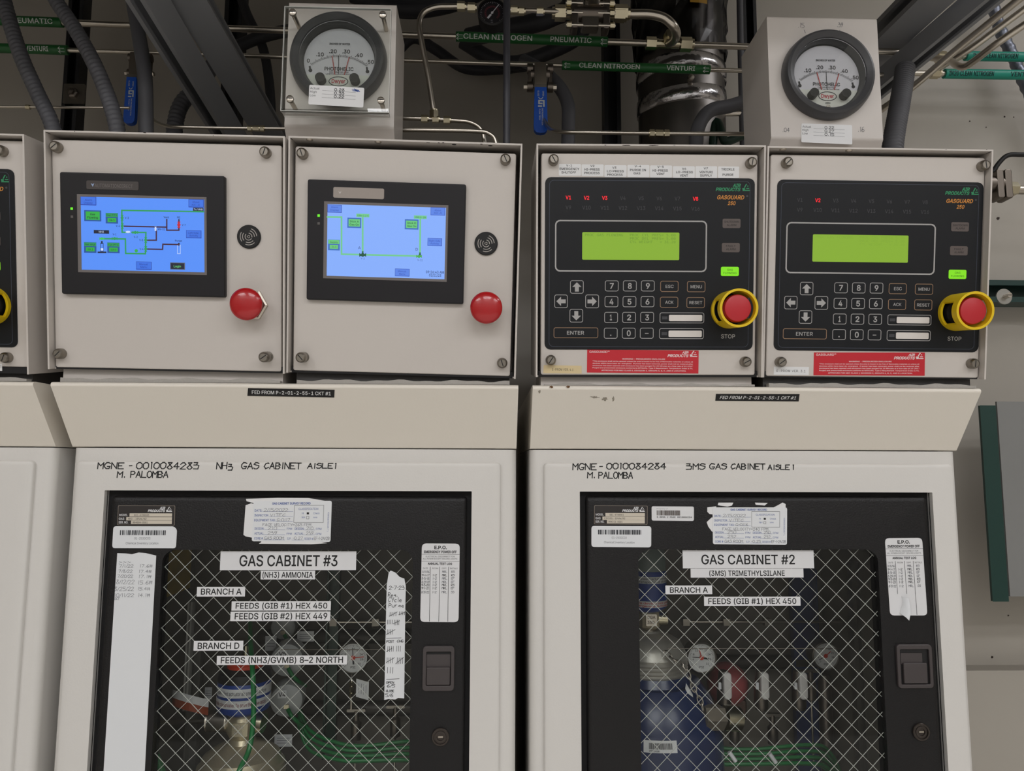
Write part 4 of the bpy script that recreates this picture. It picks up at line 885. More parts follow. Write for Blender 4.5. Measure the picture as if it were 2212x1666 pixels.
b = MB(); b.px(BOX[0][2], c5, -40, 1580, 14, 1535, .0001, .0003, WHITE); b.text(BOX[0][2], c5, '1', 3, 1543, 9, 1558, .0004, INK); b.obj('version_label', BOX[0][0])

# ------------------------------------------------------------------ round differential pressure gauges in sheet metal housings
GREYB = M('bezel_grey', (64, 64, 66), .4); DIAL = M('dial_white', (226, 222, 230), .5); DIALB = M('dial_lower', (226, 225, 218), .45); TICK = M('tick', (30, 28, 34), .6); NEED = M('needle_red', (190, 60, 56), .5)
def gauge_housing(name, lbl, Y, q, face, R, ctr, zbase, depth, cover, dial):
    """face: x0, y0, x1, y1 of the front sheet in crop pixels (y1 where it bends under)"""
    G = PL((0, Y, Z0)); a = G.at(*q(face[0], face[3])); c = G.at(*q(face[2], face[1]))
    t = thing(name, lbl, 'gauge housing', G.w((a[0]+c[0])/2, zbase-Z0, -depth/2), 'gauge housings on the control boxes')
    b = MB(); w0, w1, yb, yt = a[0], c[0], a[1], c[1]; bend = (yb-(zbase-Z0))
    prof = [(0, yb), (0, yt), (-depth, yt), (-depth, zbase-Z0+(depth-bend*.9)*.182), (-bend*.9, zbase-Z0)]
    b.loops([[G.w(x, y, d) for d, y in prof] for x in (w0, w1)], BOXP, True, True); b.obj('housing', t, bevel=.0025)
    C_ = G.at(*q(*ctr)); x, y = C_; s = R/.07
    b = MB(); b.lathe(G, x, y, [(R*.99, 0), (R, .003), (R*.985, .012), (R*.95, .018), (R*.90, .020), (R*.80, .0155), (R*.785, .0125), (R*.76, .010), (R*.74, -.012)], GREYB, 72); lab(b.obj('bezel', t), 'dark grey round bezel')
    b = MB(); b.lathe(G, x, y, [(R*.97, -.0004), (R*.97, .0005), (0, .0005)], GREYB, 48); b.lathe(G, x, y, [(R*.73, .0008), (0, .0008)], DIAL, 64)
    D = PL(G.w(x, y, .001), G.u, G.v); dial(b, D, R); o = lab(b.obj('dial', t), 'pale gauge dial with black scale')
    b = MB(); b.lathe(G, x, y, [(R*.78, .0138), (R*.78, .0145), (0, .0145)], ACRYL, 48); lab(b.obj('lens', t), 'clear round lens')
    return t, G, (x, y), (w0, w1, yb, yt)
def dial_art(nums, red1, blk, red2, covered, ofs):
    def f(b, D, R):
        z = .0002; cy = -R*.785; A_ = 39.0                 # the scale swings about a pivot far below
        ang = lambda v: math.radians(-A_+2*A_*v/.5)
        def pt(a, r): return (r*math.sin(a), cy+r*math.cos(a))
        N = 50
        for k in range(N+1):
            a = ang(k/100); b.stroke(D, [pt(a, R*.885), pt(a, R*(.945 if k % 5 == 0 else .925))], R*.009, z, TICK)
        def txt(s, cx, cy, h, w=None, bold=.01, m=TICK):
            g = glyphs(s, bold, 0, SANS); k = h/cap(SANS); kx = w/(g[3]-g[2]) if w else k
            b.add([D.w(cx+(X_-(g[2]+g[3])/2)*kx, cy-h/2+Y_*k, z) for X_, Y_ in g[0]], g[1], m)
        for k, s in enumerate(nums):
            if s: txt(s, *pt(ang(k/10), R*1.015), R*.078, bold=.02)
        txt('INCHES OF WATER', 0, R*.385, R*.04, R*.43, .02); txt('PHOTOHELIC', 0, -R*.165, R*.075, R*.60, .02); txt('CALIBRATED FOR', 0, -R*.238, R*.03, R*.40); txt('VERTICAL POSITION', 0, -R*.283, R*.03, R*.55)
        for sx in (-1, 1):
            b.poly(D, [(sx*R*.59+R*.04*math.cos(k*.63), -R*.21+R*.04*math.sin(k*.63)) for k in range(10)], z, z, TICK); b.stroke(D, [(sx*R*.59, -R*.21), (sx*R*.59-R*.015, -R*.13)], R*.04, z+.0001, TICK)
        for v, m, wd in ((red1, NEED, .018), (blk, TICK, .012), (red2, NEED, .018)):
            a = ang(v); b.stroke(D, [pt(a, R*.47), pt(a, R*.90)], R*wd, .0010, m)
        ch = [(R*.735*math.cos(t), R*.735*math.sin(t)) for t in [math.radians(204.5+131*k/24) for k in range(25)]]
        b.poly(D, ch, .0003, .0013, DIALB)
        for sx in (-1, 1): b.poly(D, [(sx*R*.35+R*.10*math.cos(k*.314), -R*.445+R*.10*math.sin(k*.314)) for k in range(20)], .0014, .012, BLACK)
        el = [(R*.195*math.cos(k*.2618), -R*.45+R*.10*math.sin(k*.2618)) for k in range(25)]; b.stroke(D, el, R*.016, .0015, TICK)
        z = .0016
        txt('Dwyer', 0, -R*.445, R*.085, R*.28, .02, M('maker_red', (190, 40, 58), .5)); txt('ZERO', 0, -R*.605, R*.035, R*.11, .02)
        b.poly(D, [(R*.045*math.cos(k*.4), -R*.69+R*.04*math.sin(k*.4)) for k in range(16)], .0014, .003, BRUSH)
    return f
def value_label(par, pl, q, vals, d, w=.0006):
    b = MB(); z = card(b, pl, q, d, WHITE, r=.002)
    for k, (s, v) in enumerate(zip(('Actual', 'High', 'Low'), vals)):
        y = (11, 29, 47)[k]; b.text(pl, q, s, 2, y, (19, 14, 12.5)[k], y+11, z, INK); b.line(pl, q, [(24, y+14), (85, y+15)], .0003, z, PEN); b.hand(pl, q, v, 46, y, 65, y+12, z, INK, w)
    return b, z
z2 = max(BOX[2][1].w(x, BOX[2][4], -.075).z for x in (-.15, .15))+.0025; z4 = max(BOX[4][1].w(x, BOX[4][4], -.10).z for x in (-.15, .15))+.0025
GH1, G1, gc1, fr1 = gauge_housing('gauge_housing', 'white housing of the round gauge behind a clear bolted cover', -.045, c2, (214, 40, 1172, 1075), .0675, (684, 528), z2, .1, True,
    dial_art(('0', '.10', '.20', '.30', '.40', '.50'), .19, .245, .335, True, 0))
GH2, G2, gc2, fr2 = gauge_housing('gauge_housing', 'white housing of the bare round gauge with pencilled numbers around it', -.02, c4, (238, 145, 1062, 1075), .0675, (665, 605), z4, .11, False,
    dial_art((None, '.10', '.20', '.30', '.40', '.50'), .165, .25, .365, False, 0))
b, z = value_label(GH2, G2, quad(c4(473, 965), c4(868, 978), c4(870, 1130), c4(472, 1112)), ('0.22', '0.27', '0.15'), .0003); lab(b.obj('reading_label', GH2), 'white label with Actual 0.22, High 0.27, Low 0.15')
for s, x0, y0, x1, y1, p in (('.15', 447, 180, 500, 215, [(495, 235), (505, 258)]), ('.39', 752, 178, 800, 210, [(773, 235), (768, 262)]), ('.04', 325, 1000, 385, 1030, None), ('.16', 915, 992, 970, 1030, None)):
    b = MB(); b.hand(G2, c4, s, x0, y0, x1, y1, .0003, PEN, .0005)
    if p: b.line(G2, c4, p, .0006, .0003, PEN)
    lab(b.obj('pencil_note', GH2), 'pencilled number ' + s)
# clear cover on four standoffs in front of the first gauge
A = G1.off(.034); b = MB(); a = A.at(*c2(180, 1000)); c = A.at(*c2(1125, 75))
b.rbox(A, a[0], a[1]+.012, c[0], c[1], -.004, 0, ACRYL); b.rbox(A, a[0]+.0003, a[1]+.009, c[0]-.0003, a[1]+.012, -.020, 0, ACRYL); cv = lab(b.obj('clear_cover', GH1), 'clear acrylic cover plate')
CE = M('acrylic_edge', (196, 196, 190), .3); b = MB()
b.frame(A, a[0]-.0004, a[1]+.009, c[0]+.0004, c[1]+.0004, a[0]+.0004, a[1]+.0098, c[0]-.0004, c[1]-.0004, -.004, .0002, CE); lab(b.obj('cover_edge', cv), 'bright sawn edge of the clear cover')
for x, y in ((288, 112), (1055, 132), (265, 850), (1040, 862)):
    b = MB(); p = A.at(*c2(x, y)); b.lathe(A, *p, [(.0032, -.034), (.0032, -.004)], STEEL, 16); b.lathe(A, *p, [(.0052, .0002), (.0048, .003), (.003, .004), (0, .004)], STEEL, 20); b.rbox(A, p[0]-.004, p[1]-.0006, p[0]+.004, p[1]+.0006, .004, .0042, BLACK); lab(b.obj('standoff', GH1), 'steel standoff screw through the cover')
b, z = value_label(GH1, A, quad(c2(428, 725), c2(897, 752), c2(888, 920), c2(420, 892)), ('0.28', '0.33', '0.22'), .0003, .0007)
b.line(A, quad(c2(428, 725), c2(897, 752), c2(888, 920), c2(420, 892)), [(78, 10), (90, 14), (79, 18), (92, 20), (82, 8), (88, 22)], .0009, z, BLUEINK); lab(b.obj('reading_label', GH1), 'white label with Actual 0.28, High 0.33, Low 0.22')
# ------------------------------------------------------------------ pipes, hoses, struts and valves behind the control boxes
P = lambda q, x, y, Y: at(*q(x, y), Y)
def axis_plane(p0, p1):
    u = (p1-p0).normalized(); n = (CAM-p0).normalized(); n = (n-u*n.dot(u)).normalized(); return PL(p0, u, n.cross(u))
def hexnut(b, p0, d, l, r, mat=BRASSY, seg=6): d = Vector(d).normalized(); b.tube([p0-d*l/2, p0+d*l/2], r, mat, seg, flat=True)
def on_line(p0, p1, q, x, y):
    """point of a pipe axis that appears at a pixel column"""
    Y = p0.y; t = P(q, x, y, Y); d = (p1-p0).normalized(); return p0+d*(t-p0).dot(d)
NICK = BRASSY
def fitting(par, c, d, r, kind='nut'):
    b = MB(); d = Vector(d).normalized()
    if kind == 'nut': hexnut(b, c, d, r*2.4, r*1.55); b.tube([c+d*r*1.2, c+d*r*1.7], r*1.25, NICK)
    elif kind == 'union':
        hexnut(b, c-d*r*3.1, d, r*2, r*1.6); hexnut(b, c, d, r*3.2, r*1.5); hexnut(b, c+d*r*3.1, d, r*2, r*1.6); b.tube([c-d*r*4.4, c+d*r*4.4], r*1.15, NICK)
    return b.obj('tube_fitting', par)
def marker(par, p0, p1, a, c, r, mat, texts, lbl, ink, arrows=()):
    """sleeve between two axis points with printed words; texts: (string, start, end) along the sleeve"""
    pl = axis_plane(a, c); l = (c-a).length; b = MB(); b.tube([a, c], r, mat, 24)
    for s, x0, x1 in texts:
        g = glyphs(s, .012, 0, SANS); h = r*.88; k = h/cap(SANS); kx = (x1-x0)*l/(g[3]-g[2])
        b.add([pl.w(x0*l+(X_-g[2])*kx, (r+.001)*math.sin((Y_*k-h/2+r*.15)/r), (r+.001)*math.cos((Y_*k-h/2+r*.15)/r)) for X_, Y_ in g[0]], g[1], ink)
    for x0 in arrows:
        for e in (-.35, .35):
            W_ = lambda s_, t_: (x0*l+s_*r, e*r+t_*r); b.stroke(pl.off(r*1.02), [W_(-.5, 0), W_(.7, 0)], r*.09, 0, ink); b.stroke(pl.off(r*1.02), [W_(-.15, .28), W_(-.55, 0), W_(-.15, -.28)], r*.09, .0001, ink)
    return lab(b.obj('pipe_marker', par), lbl)
MINK = M('marker_white', (205, 210, 205), .5)
PY, VY = .24, .27
p0, p1 = P(ID, 0, 44, PY), P(ID, 1640, 102, PY); d = (p1-p0).normalized(); a0, a1 = p0-d*.9, p1+d*.02
t = thing('steel_pipe', 'upper horizontal steel pipe with green sleeves reading CLEAN NITROGEN and PNEUMATIC', 'pipe', a0)
b = MB(); b.tube([a0, a1+d*.25], .0058, STEEL); b.obj('tube', t)
marker(t, p0, p1, on_line(p0, p1, ID, 985, 85), on_line(p0, p1, ID, 1312, 98), .0088, GREEN, (('CLEAN NITROGEN', .05, .50), ('PNEUMATIC', .62, .89)), 'green sleeve reading CLEAN NITROGEN PNEUMATIC', MINK, (.022, .97))
marker(t, p0, p1, on_line(p0, p1, ID, -60, 42), on_line(p0, p1, ID, 135, 48), .0085, GREEN, (('PNEUMATIC', .42, .92),), 'green sleeve reading PNEUMATIC', MINK)
fitting(t, on_line(p0, p1, ID, 318, 58), d, .0062); fitting(t, on_line(p0, p1, ID, 1406, 97), d, .0075); fitting(t, on_line(p0, p1, ID, 1481, 101), d, .0085)
c = on_line(p0, p1, ID, 1441, 100); b = MB(); b.tube([c-d*.022, c+d*.022], .0082, NICK, 16); b.tube([c, c+Vector((0, -.03, .004))], .0085, NICK, 16); hexnut(b, c+Vector((0, -.02, .003)), (0, -1, .1), .012, .0115); lab(b.obj('tee_fitting', t), 'nickel tee fitting')
p0, p1 = P(ID, 0, 104, VY), P(ID, 1640, 154, VY); d = (p1-p0).normalized(); a0, a1 = p0-d*.9, p1+d*.25
t = thing('steel_pipe', 'lower, thinner horizontal steel pipe with green sleeves reading VENTURI', 'pipe', a0)
b = MB(); b.tube([a0, a1], .0042, STEEL); b.obj('tube', t)
marker(t, p0, p1, on_line(p0, p1, ID, 1214, 147), on_line(p0, p1, ID, 1533, 151), .0082, GREEN, (('CLEAN NITROGEN', .112, .52), ('VENTURI', .70, .893)), 'green sleeve reading CLEAN NITROGEN VENTURI', MINK, (.03, .965))
marker(t, p0, p1, on_line(p0, p1, ID, -60, 102), on_line(p0, p1, ID, 147, 108), .0085, GREEN, (('VENTURI', .58, .82),), 'green sleeve reading VENTURI', MINK, (.95,))
# smooth and corrugated hoses
def hose(name, label, pts, r, mat, ribs=0, n=10, cat='hose'):
    if pts[-1].z < pts[0].z-.1 and pts[-1].z < ZH+.25 and 'sleeve' not in label and 'corner' not in label: pts = pts[:-1]+[Vector((pts[-1].x, pts[-1].y, ZH+.001))]   # runs down to the hood
    path = smooth_path(pts, n); b = MB()
    if ribs:
        D = [0]
        for a, c in zip(path, path[1:]): D.append(D[-1]+(c-a).length)
        m_ = max(2, int(D[-1]/ribs*4)); res = []; j = 0
        for k in range(m_+1):
            s_ = D[-1]*k/m_
            while j < len(D)-2 and D[j+1] < s_: j += 1
            res.append(path[j].lerp(path[j+1], (s_-D[j])/max(D[j+1]-D[j], 1e-9)))
        b.tube(res, [r*(1+.07*(1, 1, -.6, -.6)[k % 4]) for k in range(len(res))], mat, 16)
    else: b.tube(path, r, mat, 16)
    return tag(b.obj(name), label, cat)
Yh = .10
hose('flexible_conduit', 'corrugated grey conduit leftmost, rising at the top left corner', [P(c1, -10, -300, .16), P(c1, 30, 0, .15), P(c1, 150, 400, .13), P(c1, 280, 700, .12), P(c1, 400, 960, .11), P(c1, 440, 1200, .11), P(c1, 440, 1500, .11)], .0112, HOSE, .0085, cat='conduit')
hose('flexible_conduit', 'corrugated grey conduit crossing both left pipes, just left of a blue handle', [P(c1, 330, -250, .14), P(c1, 430, 0, .13), P(c1, 570, 210, .12), P(c1, 720, 480, .10), P(c1, 830, 740, .09), P(c1, 900, 980, .08), P(c1, 920, 1200, .08), P(c1, 920, 1500, .08)], .0112, HOSE, .0085, cat='conduit')
hose('grey_hose', 'smooth grey hose hanging behind the left blue valve handle', [P(c1, 980, -250, .2), P(c1, 1040, 100, .18), P(c1, 1095, 420, .15), P(c1, 1120, 650, .14), P(c1, 1125, 1000, .14), P(c1, 1125, 1400, .14)], .0115, HOSE)
hose('flexible_conduit', 'short corrugated conduit bending under the left strut channels', [P(c1, 1700, 420, .35), P(c1, 1520, 670, .32), P(c1, 1400, 800, .30), P(c1, 1350, 960, .29), P(c1, 1340, 1200, .28), P(c1, 1340, 1500, .28)], .0135, HOSE, .0085, cat='conduit')
hose('grey_hose', 'thick grey hose looping down right of the middle blue valve handle', [P(c3, 180, 480, .34), P(c3, 330, 560, .32), P(c3, 470, 690, .29), P(c3, 540, 830, .27), P(c3, 545, 1000, .25), P(c3, 540, 1200, .24), P(c3, 540, 1500, .24)], .0125, HOSE)
hose('grey_hose', 'thick grey hose crossing in front of the metal exhaust pipe', [P(c3, 2250, 690, .22), P(c3, 2080, 760, .22), P(c3, 1850, 840, .22), P(c3, 1680, 880, .21), P(c3, 1590, 990, .2), P(c3, 1562, 1150, .19), P(c3, 1555, 1500, .18)], .0122, HOSE)
hose('black_hose', 'black hose sloping behind the upper sleeve, top middle', [P(c3, -250, 300, .42), P(c3, 0, 240, .38), P(c3, 250, 190, .36), P(c3, 420, 130, .36), P(c3, 560, 40, .36), P(c3, 600, -300, .36)], .0190, DHOSE)
hose('black_hose', 'black hose looping between the two middle pipes', [P(c3, -300, 330, .46), P(c3, -60, 470, .46), P(c3, 130, 500, .46), P(c3, 360, 430, .46), P(c3, 560, 340, .45), P(c3, 650, 260, .44), P(c3, 720, 100, .44), P(c3, 730, -300, .44)], .0150, DHOSE)
hose('black_hose', 'black hose sagging right of the covered gauge', [P(c2, 900, 900, .608), P(c2, 1100, 560, .57), P(c2, 1300, 330, .55), P(c2, 1500, 420, .55), P(c2, 1750, 580, .55), P(c2, 2050, 590, .56), P(c2, 2300, 560, .608)], .0120, DHOSE)
hose('black_hose', 'thick black hose across the top beside the covered gauge', [P(c2, 800, -60, .40), P(c2, 1150, 60, .40), P(c2, 1450, 60, .42), P(c2, 1800, -40, .45), P(c2, 2200, -300, .45)], .020, DHOSE)
hose('black_hose', 'black cable drooping left of the covered gauge', [P(c1, 1800, -200, .49), P(c1, 1900, 100, .49), P(c1, 2020, 350, .49), P(c1, 2070, 600, .49), P(c1, 2090, 900, .49), P(c1, 2090, 1400, .49)], .0100, DHOSE)
hose('black_hose', 'black hose bending left of the covered gauge', [P(c1, 1700, 420, .48), P(c1, 1850, 350, .48), P(c1, 2000, 290, .48), P(c1, 2200, 240, .48), P(c1, 2500, 200, .48)], .013, DHOSE)
hose('black_pipe', 'straight black vertical pipe in front of the small pressure gauge', [P(c2, 2112, -400, .06), P(c2, 2112, 0, .06), P(c2, 2112, 600, .06), P(c2, 2110, 1250, .06), P(c2, 2110, 1500, .06)], .0056, M('black_tube', (52, 52, 58), .4), cat='pipe')
# small steel tubes
def tube(label, pts, r, fits=(), mat=STEEL, name='steel_tube', n=8):
    path = smooth_path(pts, n); t = thing(name, label, 'tube', path[0]); b = MB(); b.tube(path, r, mat, 12); b.obj('tube', t)
    for c, dd, k in fits: fitting(t, c, dd, r*1.15, k)
    return t
EX = Vector((1, 0, .0))
tube('thin steel tube low at the far left with a small nut', [P(c1, -300, 818, .16), P(c1, 0, 824, .16), P(c1, 500, 828, .16), P(c1, 860, 830, .16), P(c1, 1000, 832, .16)], .0022, [(P(c1, 215, 826, .16), EX, 'nut')])
tube('thin steel tube bending under the left strut channels with a union', [P(c1, 1120, 820, .19), P(c1, 1190, 930, .18), P(c1, 1280, 970, .15), P(c1, 1400, 980, .13), P(c1, 1850, 988, .13), P(c1, 2250, 992, .13)], .0028, [(P(c1, 1975, 990, .13), EX, 'union')])
tube('thin steel tube leaving the tee right of the covered gauge', [P(c2, 1150, 1008, .1), P(c2, 1300, 1010, .1), P(c2, 1500, 1018, .1), P(c2, 1680, 1030, .1), P(c2, 1800, 1045, .1), P(c2, 1890, 1100, .1), P(c2, 1920, 1200, .1), P(c2, 1925, 1400, .1)], .0036, [(P(c2, 1410, 1014, .1), EX, 'nut'), (P(c2, 1600, 1026, .1), EX, 'nut'), (P(c2, 1505, 1018, .1), EX, 'nut')])
tube('lowest thin steel tube right of the covered gauge', [P(c2, 1150, 1108, .08), P(c2, 1500, 1112, .08), P(c2, 1850, 1120, .08), P(c2, 1960, 1140, .08), P(c2, 2020, 1210, .08), P(c2, 2035, 1400, .08)], .0036)
tube('arched steel tube dropping from the small gauge to the tee', [P(c2, 1500, 1015, .1), P(c2, 1490, 960, .1), P(c2, 1440, 640, .1), P(c2, 1385, 350, .1), P(c2, 1365, 210, .1), P(c2, 1400, 110, .1), P(c2, 1500, 62, .1), P(c2, 1620, 55, .1), P(c2, 1700, 55, .1), P(c2, 1850, 62, .1)], .0045, [(P(c2, 1722, 55, .1), EX, 'nut'), (P(c2, 1810, 65, .1), EX, 'nut'), (P(c2, 1492, 985, .1), (0, 0, 1), 'nut')])
tube('thin steel tube low behind the middle blue handle with a union', [P(c3, 330, 800, .33), P(c3, 334, 870, .30), P(c3, 352, 950, .24), P(c3, 390, 1020, .21), P(c3, 470, 1050, .16), P(c3, 700, 1056, .14), P(c3, 1200, 1062, .14), P(c3, 1700, 1066, .14), P(c3, 2200, 1068, .14)], .0035, [(P(c3, 1268, 1063, .14), EX, 'union')])
p_ = [P(c3, 960, 112, .13), P(c3, 1080, 112, .13), P(c3, 1200, 115, .13), P(c3, 1310, 145, .13), P(c3, 1385, 215, .135), P(c3, 1405, 280, .16), P(c3, 1380, 325, .20), P(c3, 1345, 345, .235)]
tube('large bent steel tube curving down from the top valve to the tee', p_, .0078, [(P(c3, 960, 105, .13), EX, 'nut')])
# small round pressure gauge
GY = .085; G = PL(P(c2, 1988, 118, GY)); t = thing('pressure_gauge', 'small black round pressure gauge at the top edge', 'pressure gauge', G.o, None)
b = MB(); b.lathe(G, 0, 0, [(.022, -.02), (.0235, 0), (.0235, .006), (.021, .008), (.0205, .003)], BLACK, 40, cap1=False); b.obj('gauge_case', t)
b = MB(); b.lathe(G, 0, 0, [(.0206, .002), (0, .002)], M('gauge_black', (22, 20, 24), .4), 40); gd = M('gauge_print', (190, 190, 195), .5); rp_ = M('gauge_redprint', (120, 50, 60), .5)
for k in range(31):
    a = math.radians(225-270*k/30); r0 = .0165 if k % 5 == 0 else .0178; b.stroke(G, [(r0*math.cos(a), r0*math.sin(a)), (.0192*math.cos(a), .0192*math.sin(a))], .0004, .0022, gd); b.stroke(G, [(.010*math.cos(a), .010*math.sin(a)), (.0125*math.cos(a), .0125*math.sin(a))], .0006, .0022, rp_)
for s, x, y in (('psi', -.002, -.013), ('kPa', -.002, -.0165)): g = glyphs(s, 0, 0, SANS); b.add([G.w(x+(v[0]-g[2])*.003, y+v[1]*.003, .0022) for v in g[0]], g[1], gd)
b.obj('gauge_face', t); b = MB(); b.stroke(G, [(-.0065, -.0085), (.0105, .0145)], .0013, .0026, gd); b.stroke(G, [(-.0065, -.0085), (-.003, -.004)], .0032, .0028, gd); b.lathe(G, 0, 0, [(.002, .0029), (.002, .0035), (0, .0035)], gd, 12); b.obj('needle', t)
fl = P(c3, 95, 75, .1); tube('short steel tube with nuts between the small gauge and the top valve', [P(c3, -60, 70, .1), P(c3, 95, 78, .1), P(c3, 250, 82, .11), P(c3, 420, 90, .12), P(c3, 520, 92, .125)], .0040, [(P(c3, 165, 88, .105), EX, 'nut'), (P(c3, 318, 90, .115), EX, 'nut'), (P(c3, 112, 80, .102), EX, 'nut')])
# ball valve at the top
BYV = .13; B = PL(P(c3, 715, 110, BYV)); s = 1/3.687*.735e-3*1.0
k_ = (P(c3, 815, 110, BYV)-P(c3, 715, 110, BYV)).x/100
t = thing('ball_valve', 'bolted steel ball valve with flanges at the top middle edge', 'valve', B.o, 'ball valves')
b = MB(); b.tube([B.w(-130*k_, 0, 0), B.w(130*k_, 0, 0)], 62*k_, DSTEEL, 24); b.rbox(B, -70*k_, -130*k_, 70*k_, 20*k_, -60*k_, 40*k_, BRUSH, r=.003, ch=.002); b.obj('valve_body', t)
for sx in (-1, 1):
    b = MB(); x = sx*125*k_; b.rbox(B, x-28*k_, -150*k_, x+28*k_, 100*k_, -60*k_, 55*k_, DSTEEL, r=.004, ch=.002); b.obj('flange', t)
    for y in (-125, -20, 60):
        b = MB(); b.tube([B.w(sx*60*k_, y*k_, 45*k_), B.w(sx*195*k_, y*k_, 45*k_)], 15*k_, STEEL, 12); hexnut(b, B.w(sx*170*k_, y*k_, 45*k_), (1, 0, 0), 36*k_, 27*k_, BRASSY); b.obj('flange_bolt', t)
    b = MB(); hexnut(b, B.w(sx*250*k_-15*k_*sx, 0, 0), (1, 0, 0), 85*k_, 62*k_, BRASSY); b.tube([B.w(sx*150*k_, 0, 0), B.w(sx*300*k_, 0, 0)], 45*k_, BRASSY, 18); b.obj('end_nut', t)
b = MB(); b.rbox(B, -35*k_, 85*k_, 130*k_, 135*k_, -30*k_, 60*k_, STEEL, r=.003, ch=.002); b.lathe(PL(B.w(30*k_, 40*k_, 0), (1, 0, 0), (0, 1, 0)), 0, 0, [(70*k_, 0), (70*k_, 40*k_), (40*k_, 50*k_), (40*k_, 160*k_)], STEEL, 24); b.obj('valve_stem', t)
# blue handled ball valves
def blue_valve(label, q, cx, cy, k, Y, hx0, hy0, hx1, hy1):
    B = PL(P(q, cx, cy, Y)); k_ = (P(q, cx+100, cy, Y)-B.o).x/100*k
    t = thing('ball_valve', label, 'valve', B.o, 'ball valves'); b = MB()
    b.tube([B.w(-75*k_, 0, 0), B.w(75*k_, 0, 0)], 55*k_, DSTEEL, 20); b.rbox(B, -60*k_, -120*k_, 60*k_, 60*k_, -40*k_, 40*k_, BRUSH, r=.003, ch=.002)
    b.tube([B.w(0, 15*k_, 30*k_), B.w(0, 15*k_, 75*k_)], 36*k_, BRASSY, 6, flat=True); b.tube([B.w(0, 15*k_, 70*k_), B.w(0, 15*k_, 90*k_)], 20*k_, STEEL, 14); b.obj('valve_body', t)
    for sx in (-1, 1):
        b = MB()
        for y in (40, -110): b.tube([B.w(sx*80*k_-22*k_, y*k_, 20*k_), B.w(sx*80*k_+22*k_, y*k_, 20*k_)], 40*k_, DSTEEL, 18)
        b.rbox(B, sx*80*k_-14*k_, -120*k_, sx*80*k_+14*k_, 50*k_, -20*k_, 40*k_, DSTEEL); b.obj('flange', t)
        b = MB(); b.tube([B.w(sx*95*k_, -110*k_, 20*k_), B.w(sx*130*k_, -110*k_, 20*k_)], 22*k_, STEEL, 6, flat=True); b.obj('flange_bolt', t)
    H = PL(B.w(0, 0, 95*k_)); a = H.at(*q(hx0, hy1)); c = H.at(*q(hx1, hy0)); mx = (a[0]+c[0])/2; hw = (c[0]-a[0])/2
    b = MB(); b.rbox(H, mx-hw*.85, c[1]-.003, mx+hw*.85, 60*k_, -.003, -.001, STEEL, r=.002); b.rbox(H, mx-hw*.9, c[1]-.002, mx+hw*.9, c[1]+.006, -.004, .004, BRUSH, r=.001); b.obj('handle_bracket', t)
    b = MB(); L = []
    for f_, sc, rr in ((0, 1, 0), (1, 1, 0)): pass
    pts = [(mx-hw*.86, c[1]), (mx-hw, a[1]+hw*1.2), (mx-hw*.95, a[1]+hw*.5), (mx-hw*.6, a[1]+hw*.1), (mx, a[1]), (mx+hw*.6, a[1]+hw*.1), (mx+hw*.95, a[1]+hw*.5), (mx+hw, a[1]+hw*1.2), (mx+hw*.86, c[1])]
    b.poly(H, pts, -.005, .005, BLUEH); ho = lab(b.obj('handle', t, bevel=.002), 'bright blue plastic lever handle')
    V = PL(H.w(mx, c[1], .0052), (0, 0, -1), (1, 0, 0)); hl = c[1]-a[1]; b = MB()
    for s, u0, u1, v, h in (('OPEN', .09, .2, hw*.25, hw*.22), ('CLOSE', .08, .2, -hw*.45, hw*.22), ('CIRCOR INDUSTRIES', .46, .83, hw*.15, hw*.2), ('FLOW TECH', .48, .72, -hw*.25, hw*.2)):
        g = glyphs(s if s[0] != 'C' or s == 'CLOSE' else 'INSTRUMENTATION', .01, 0, SANS); kx = (u1-u0)*hl/(g[3]-g[2]); ky = h/cap(SANS); b.add([V.w(u0*hl+(x-g[2])*kx, v+y*ky, 0) for x, y in g[0]], g[1], MINK)
    lo = [(.42, .45), (.30, .45), (.30, -.25), (.36, -.25), (.36, .15)]; b.stroke(V, [(x*hl, y*hw) for x, y in lo], hw*.22, 0, MINK); b.stroke(V, [(.42*hl, .1*hw), (.42*hl, -.3*hw)], hw*.22, 0, MINK)
    b.stroke(V, [(x*hl, y*hw) for x, y in ((.23, .3), (.26, .1), (.26, -.1), (.23, -.3))], hw*.1, 0, MINK); b.obj('handle_print', ho)
    return t
blue_valve('ball valve in the middle whose blue handle hangs straight down', c3, 318, 600, 1.0, .262, 268, 705, 378, 1068)
blue_valve('ball valve at the left whose blue handle hangs beside a grey hose', c1, 1090, 490, .85, .262, 957, 606, 1068, 962)
# strut channels
def strut(label, p0, p1, face, w=.041, mat=STRUT, name='strut_channel', holes=0):
    d = (p1-p0).normalized(); p1 = p1+d*(.10 if 'sloping at the left' in label else 0); f = Vector(face); f = (f-d*f.dot(d)).normalized(); s_ = d.cross(f)
    pr = [(-.5, -.5), (.5, -.5), (.5, .5), (.26, .5), (.26, .36), (.36, .44), (.44, .44), (.44, -.44), (-.44, -.44), (-.44, .44), (-.36, .44), (-.26, .36), (-.26, .5), (-.5, .5)]
    b = MB(); L = [[p+s_*x*w+f*y*w for x, y in pr] for p in (p0, p1)]; b.loops(L, mat, False, False)
    for l in L:
        b.add(l, [(0, 1, 7, 8), (1, 2, 3, 4), (1, 4, 5, 6), (1, 6, 7, 1)][:2]+[(0, 8, 9, 13), (9, 10, 11, 12), (9, 12, 13, 9)][:2], mat)
    return tag(b.obj(name), label, 'strut channel', 'strut channels')
strut('grey strut channel sloping at the left, its open slot showing', P(c1, 985, -260, -.06), P(c1, 1735, 985, .30), (-.1, -1, 0))
strut('grey strut channel sloping at the left, its plain side showing', P(c1, 1330, -260, -.0), P(c1, 2080, 1020, .38), (.75, .66, .1), w=.050)
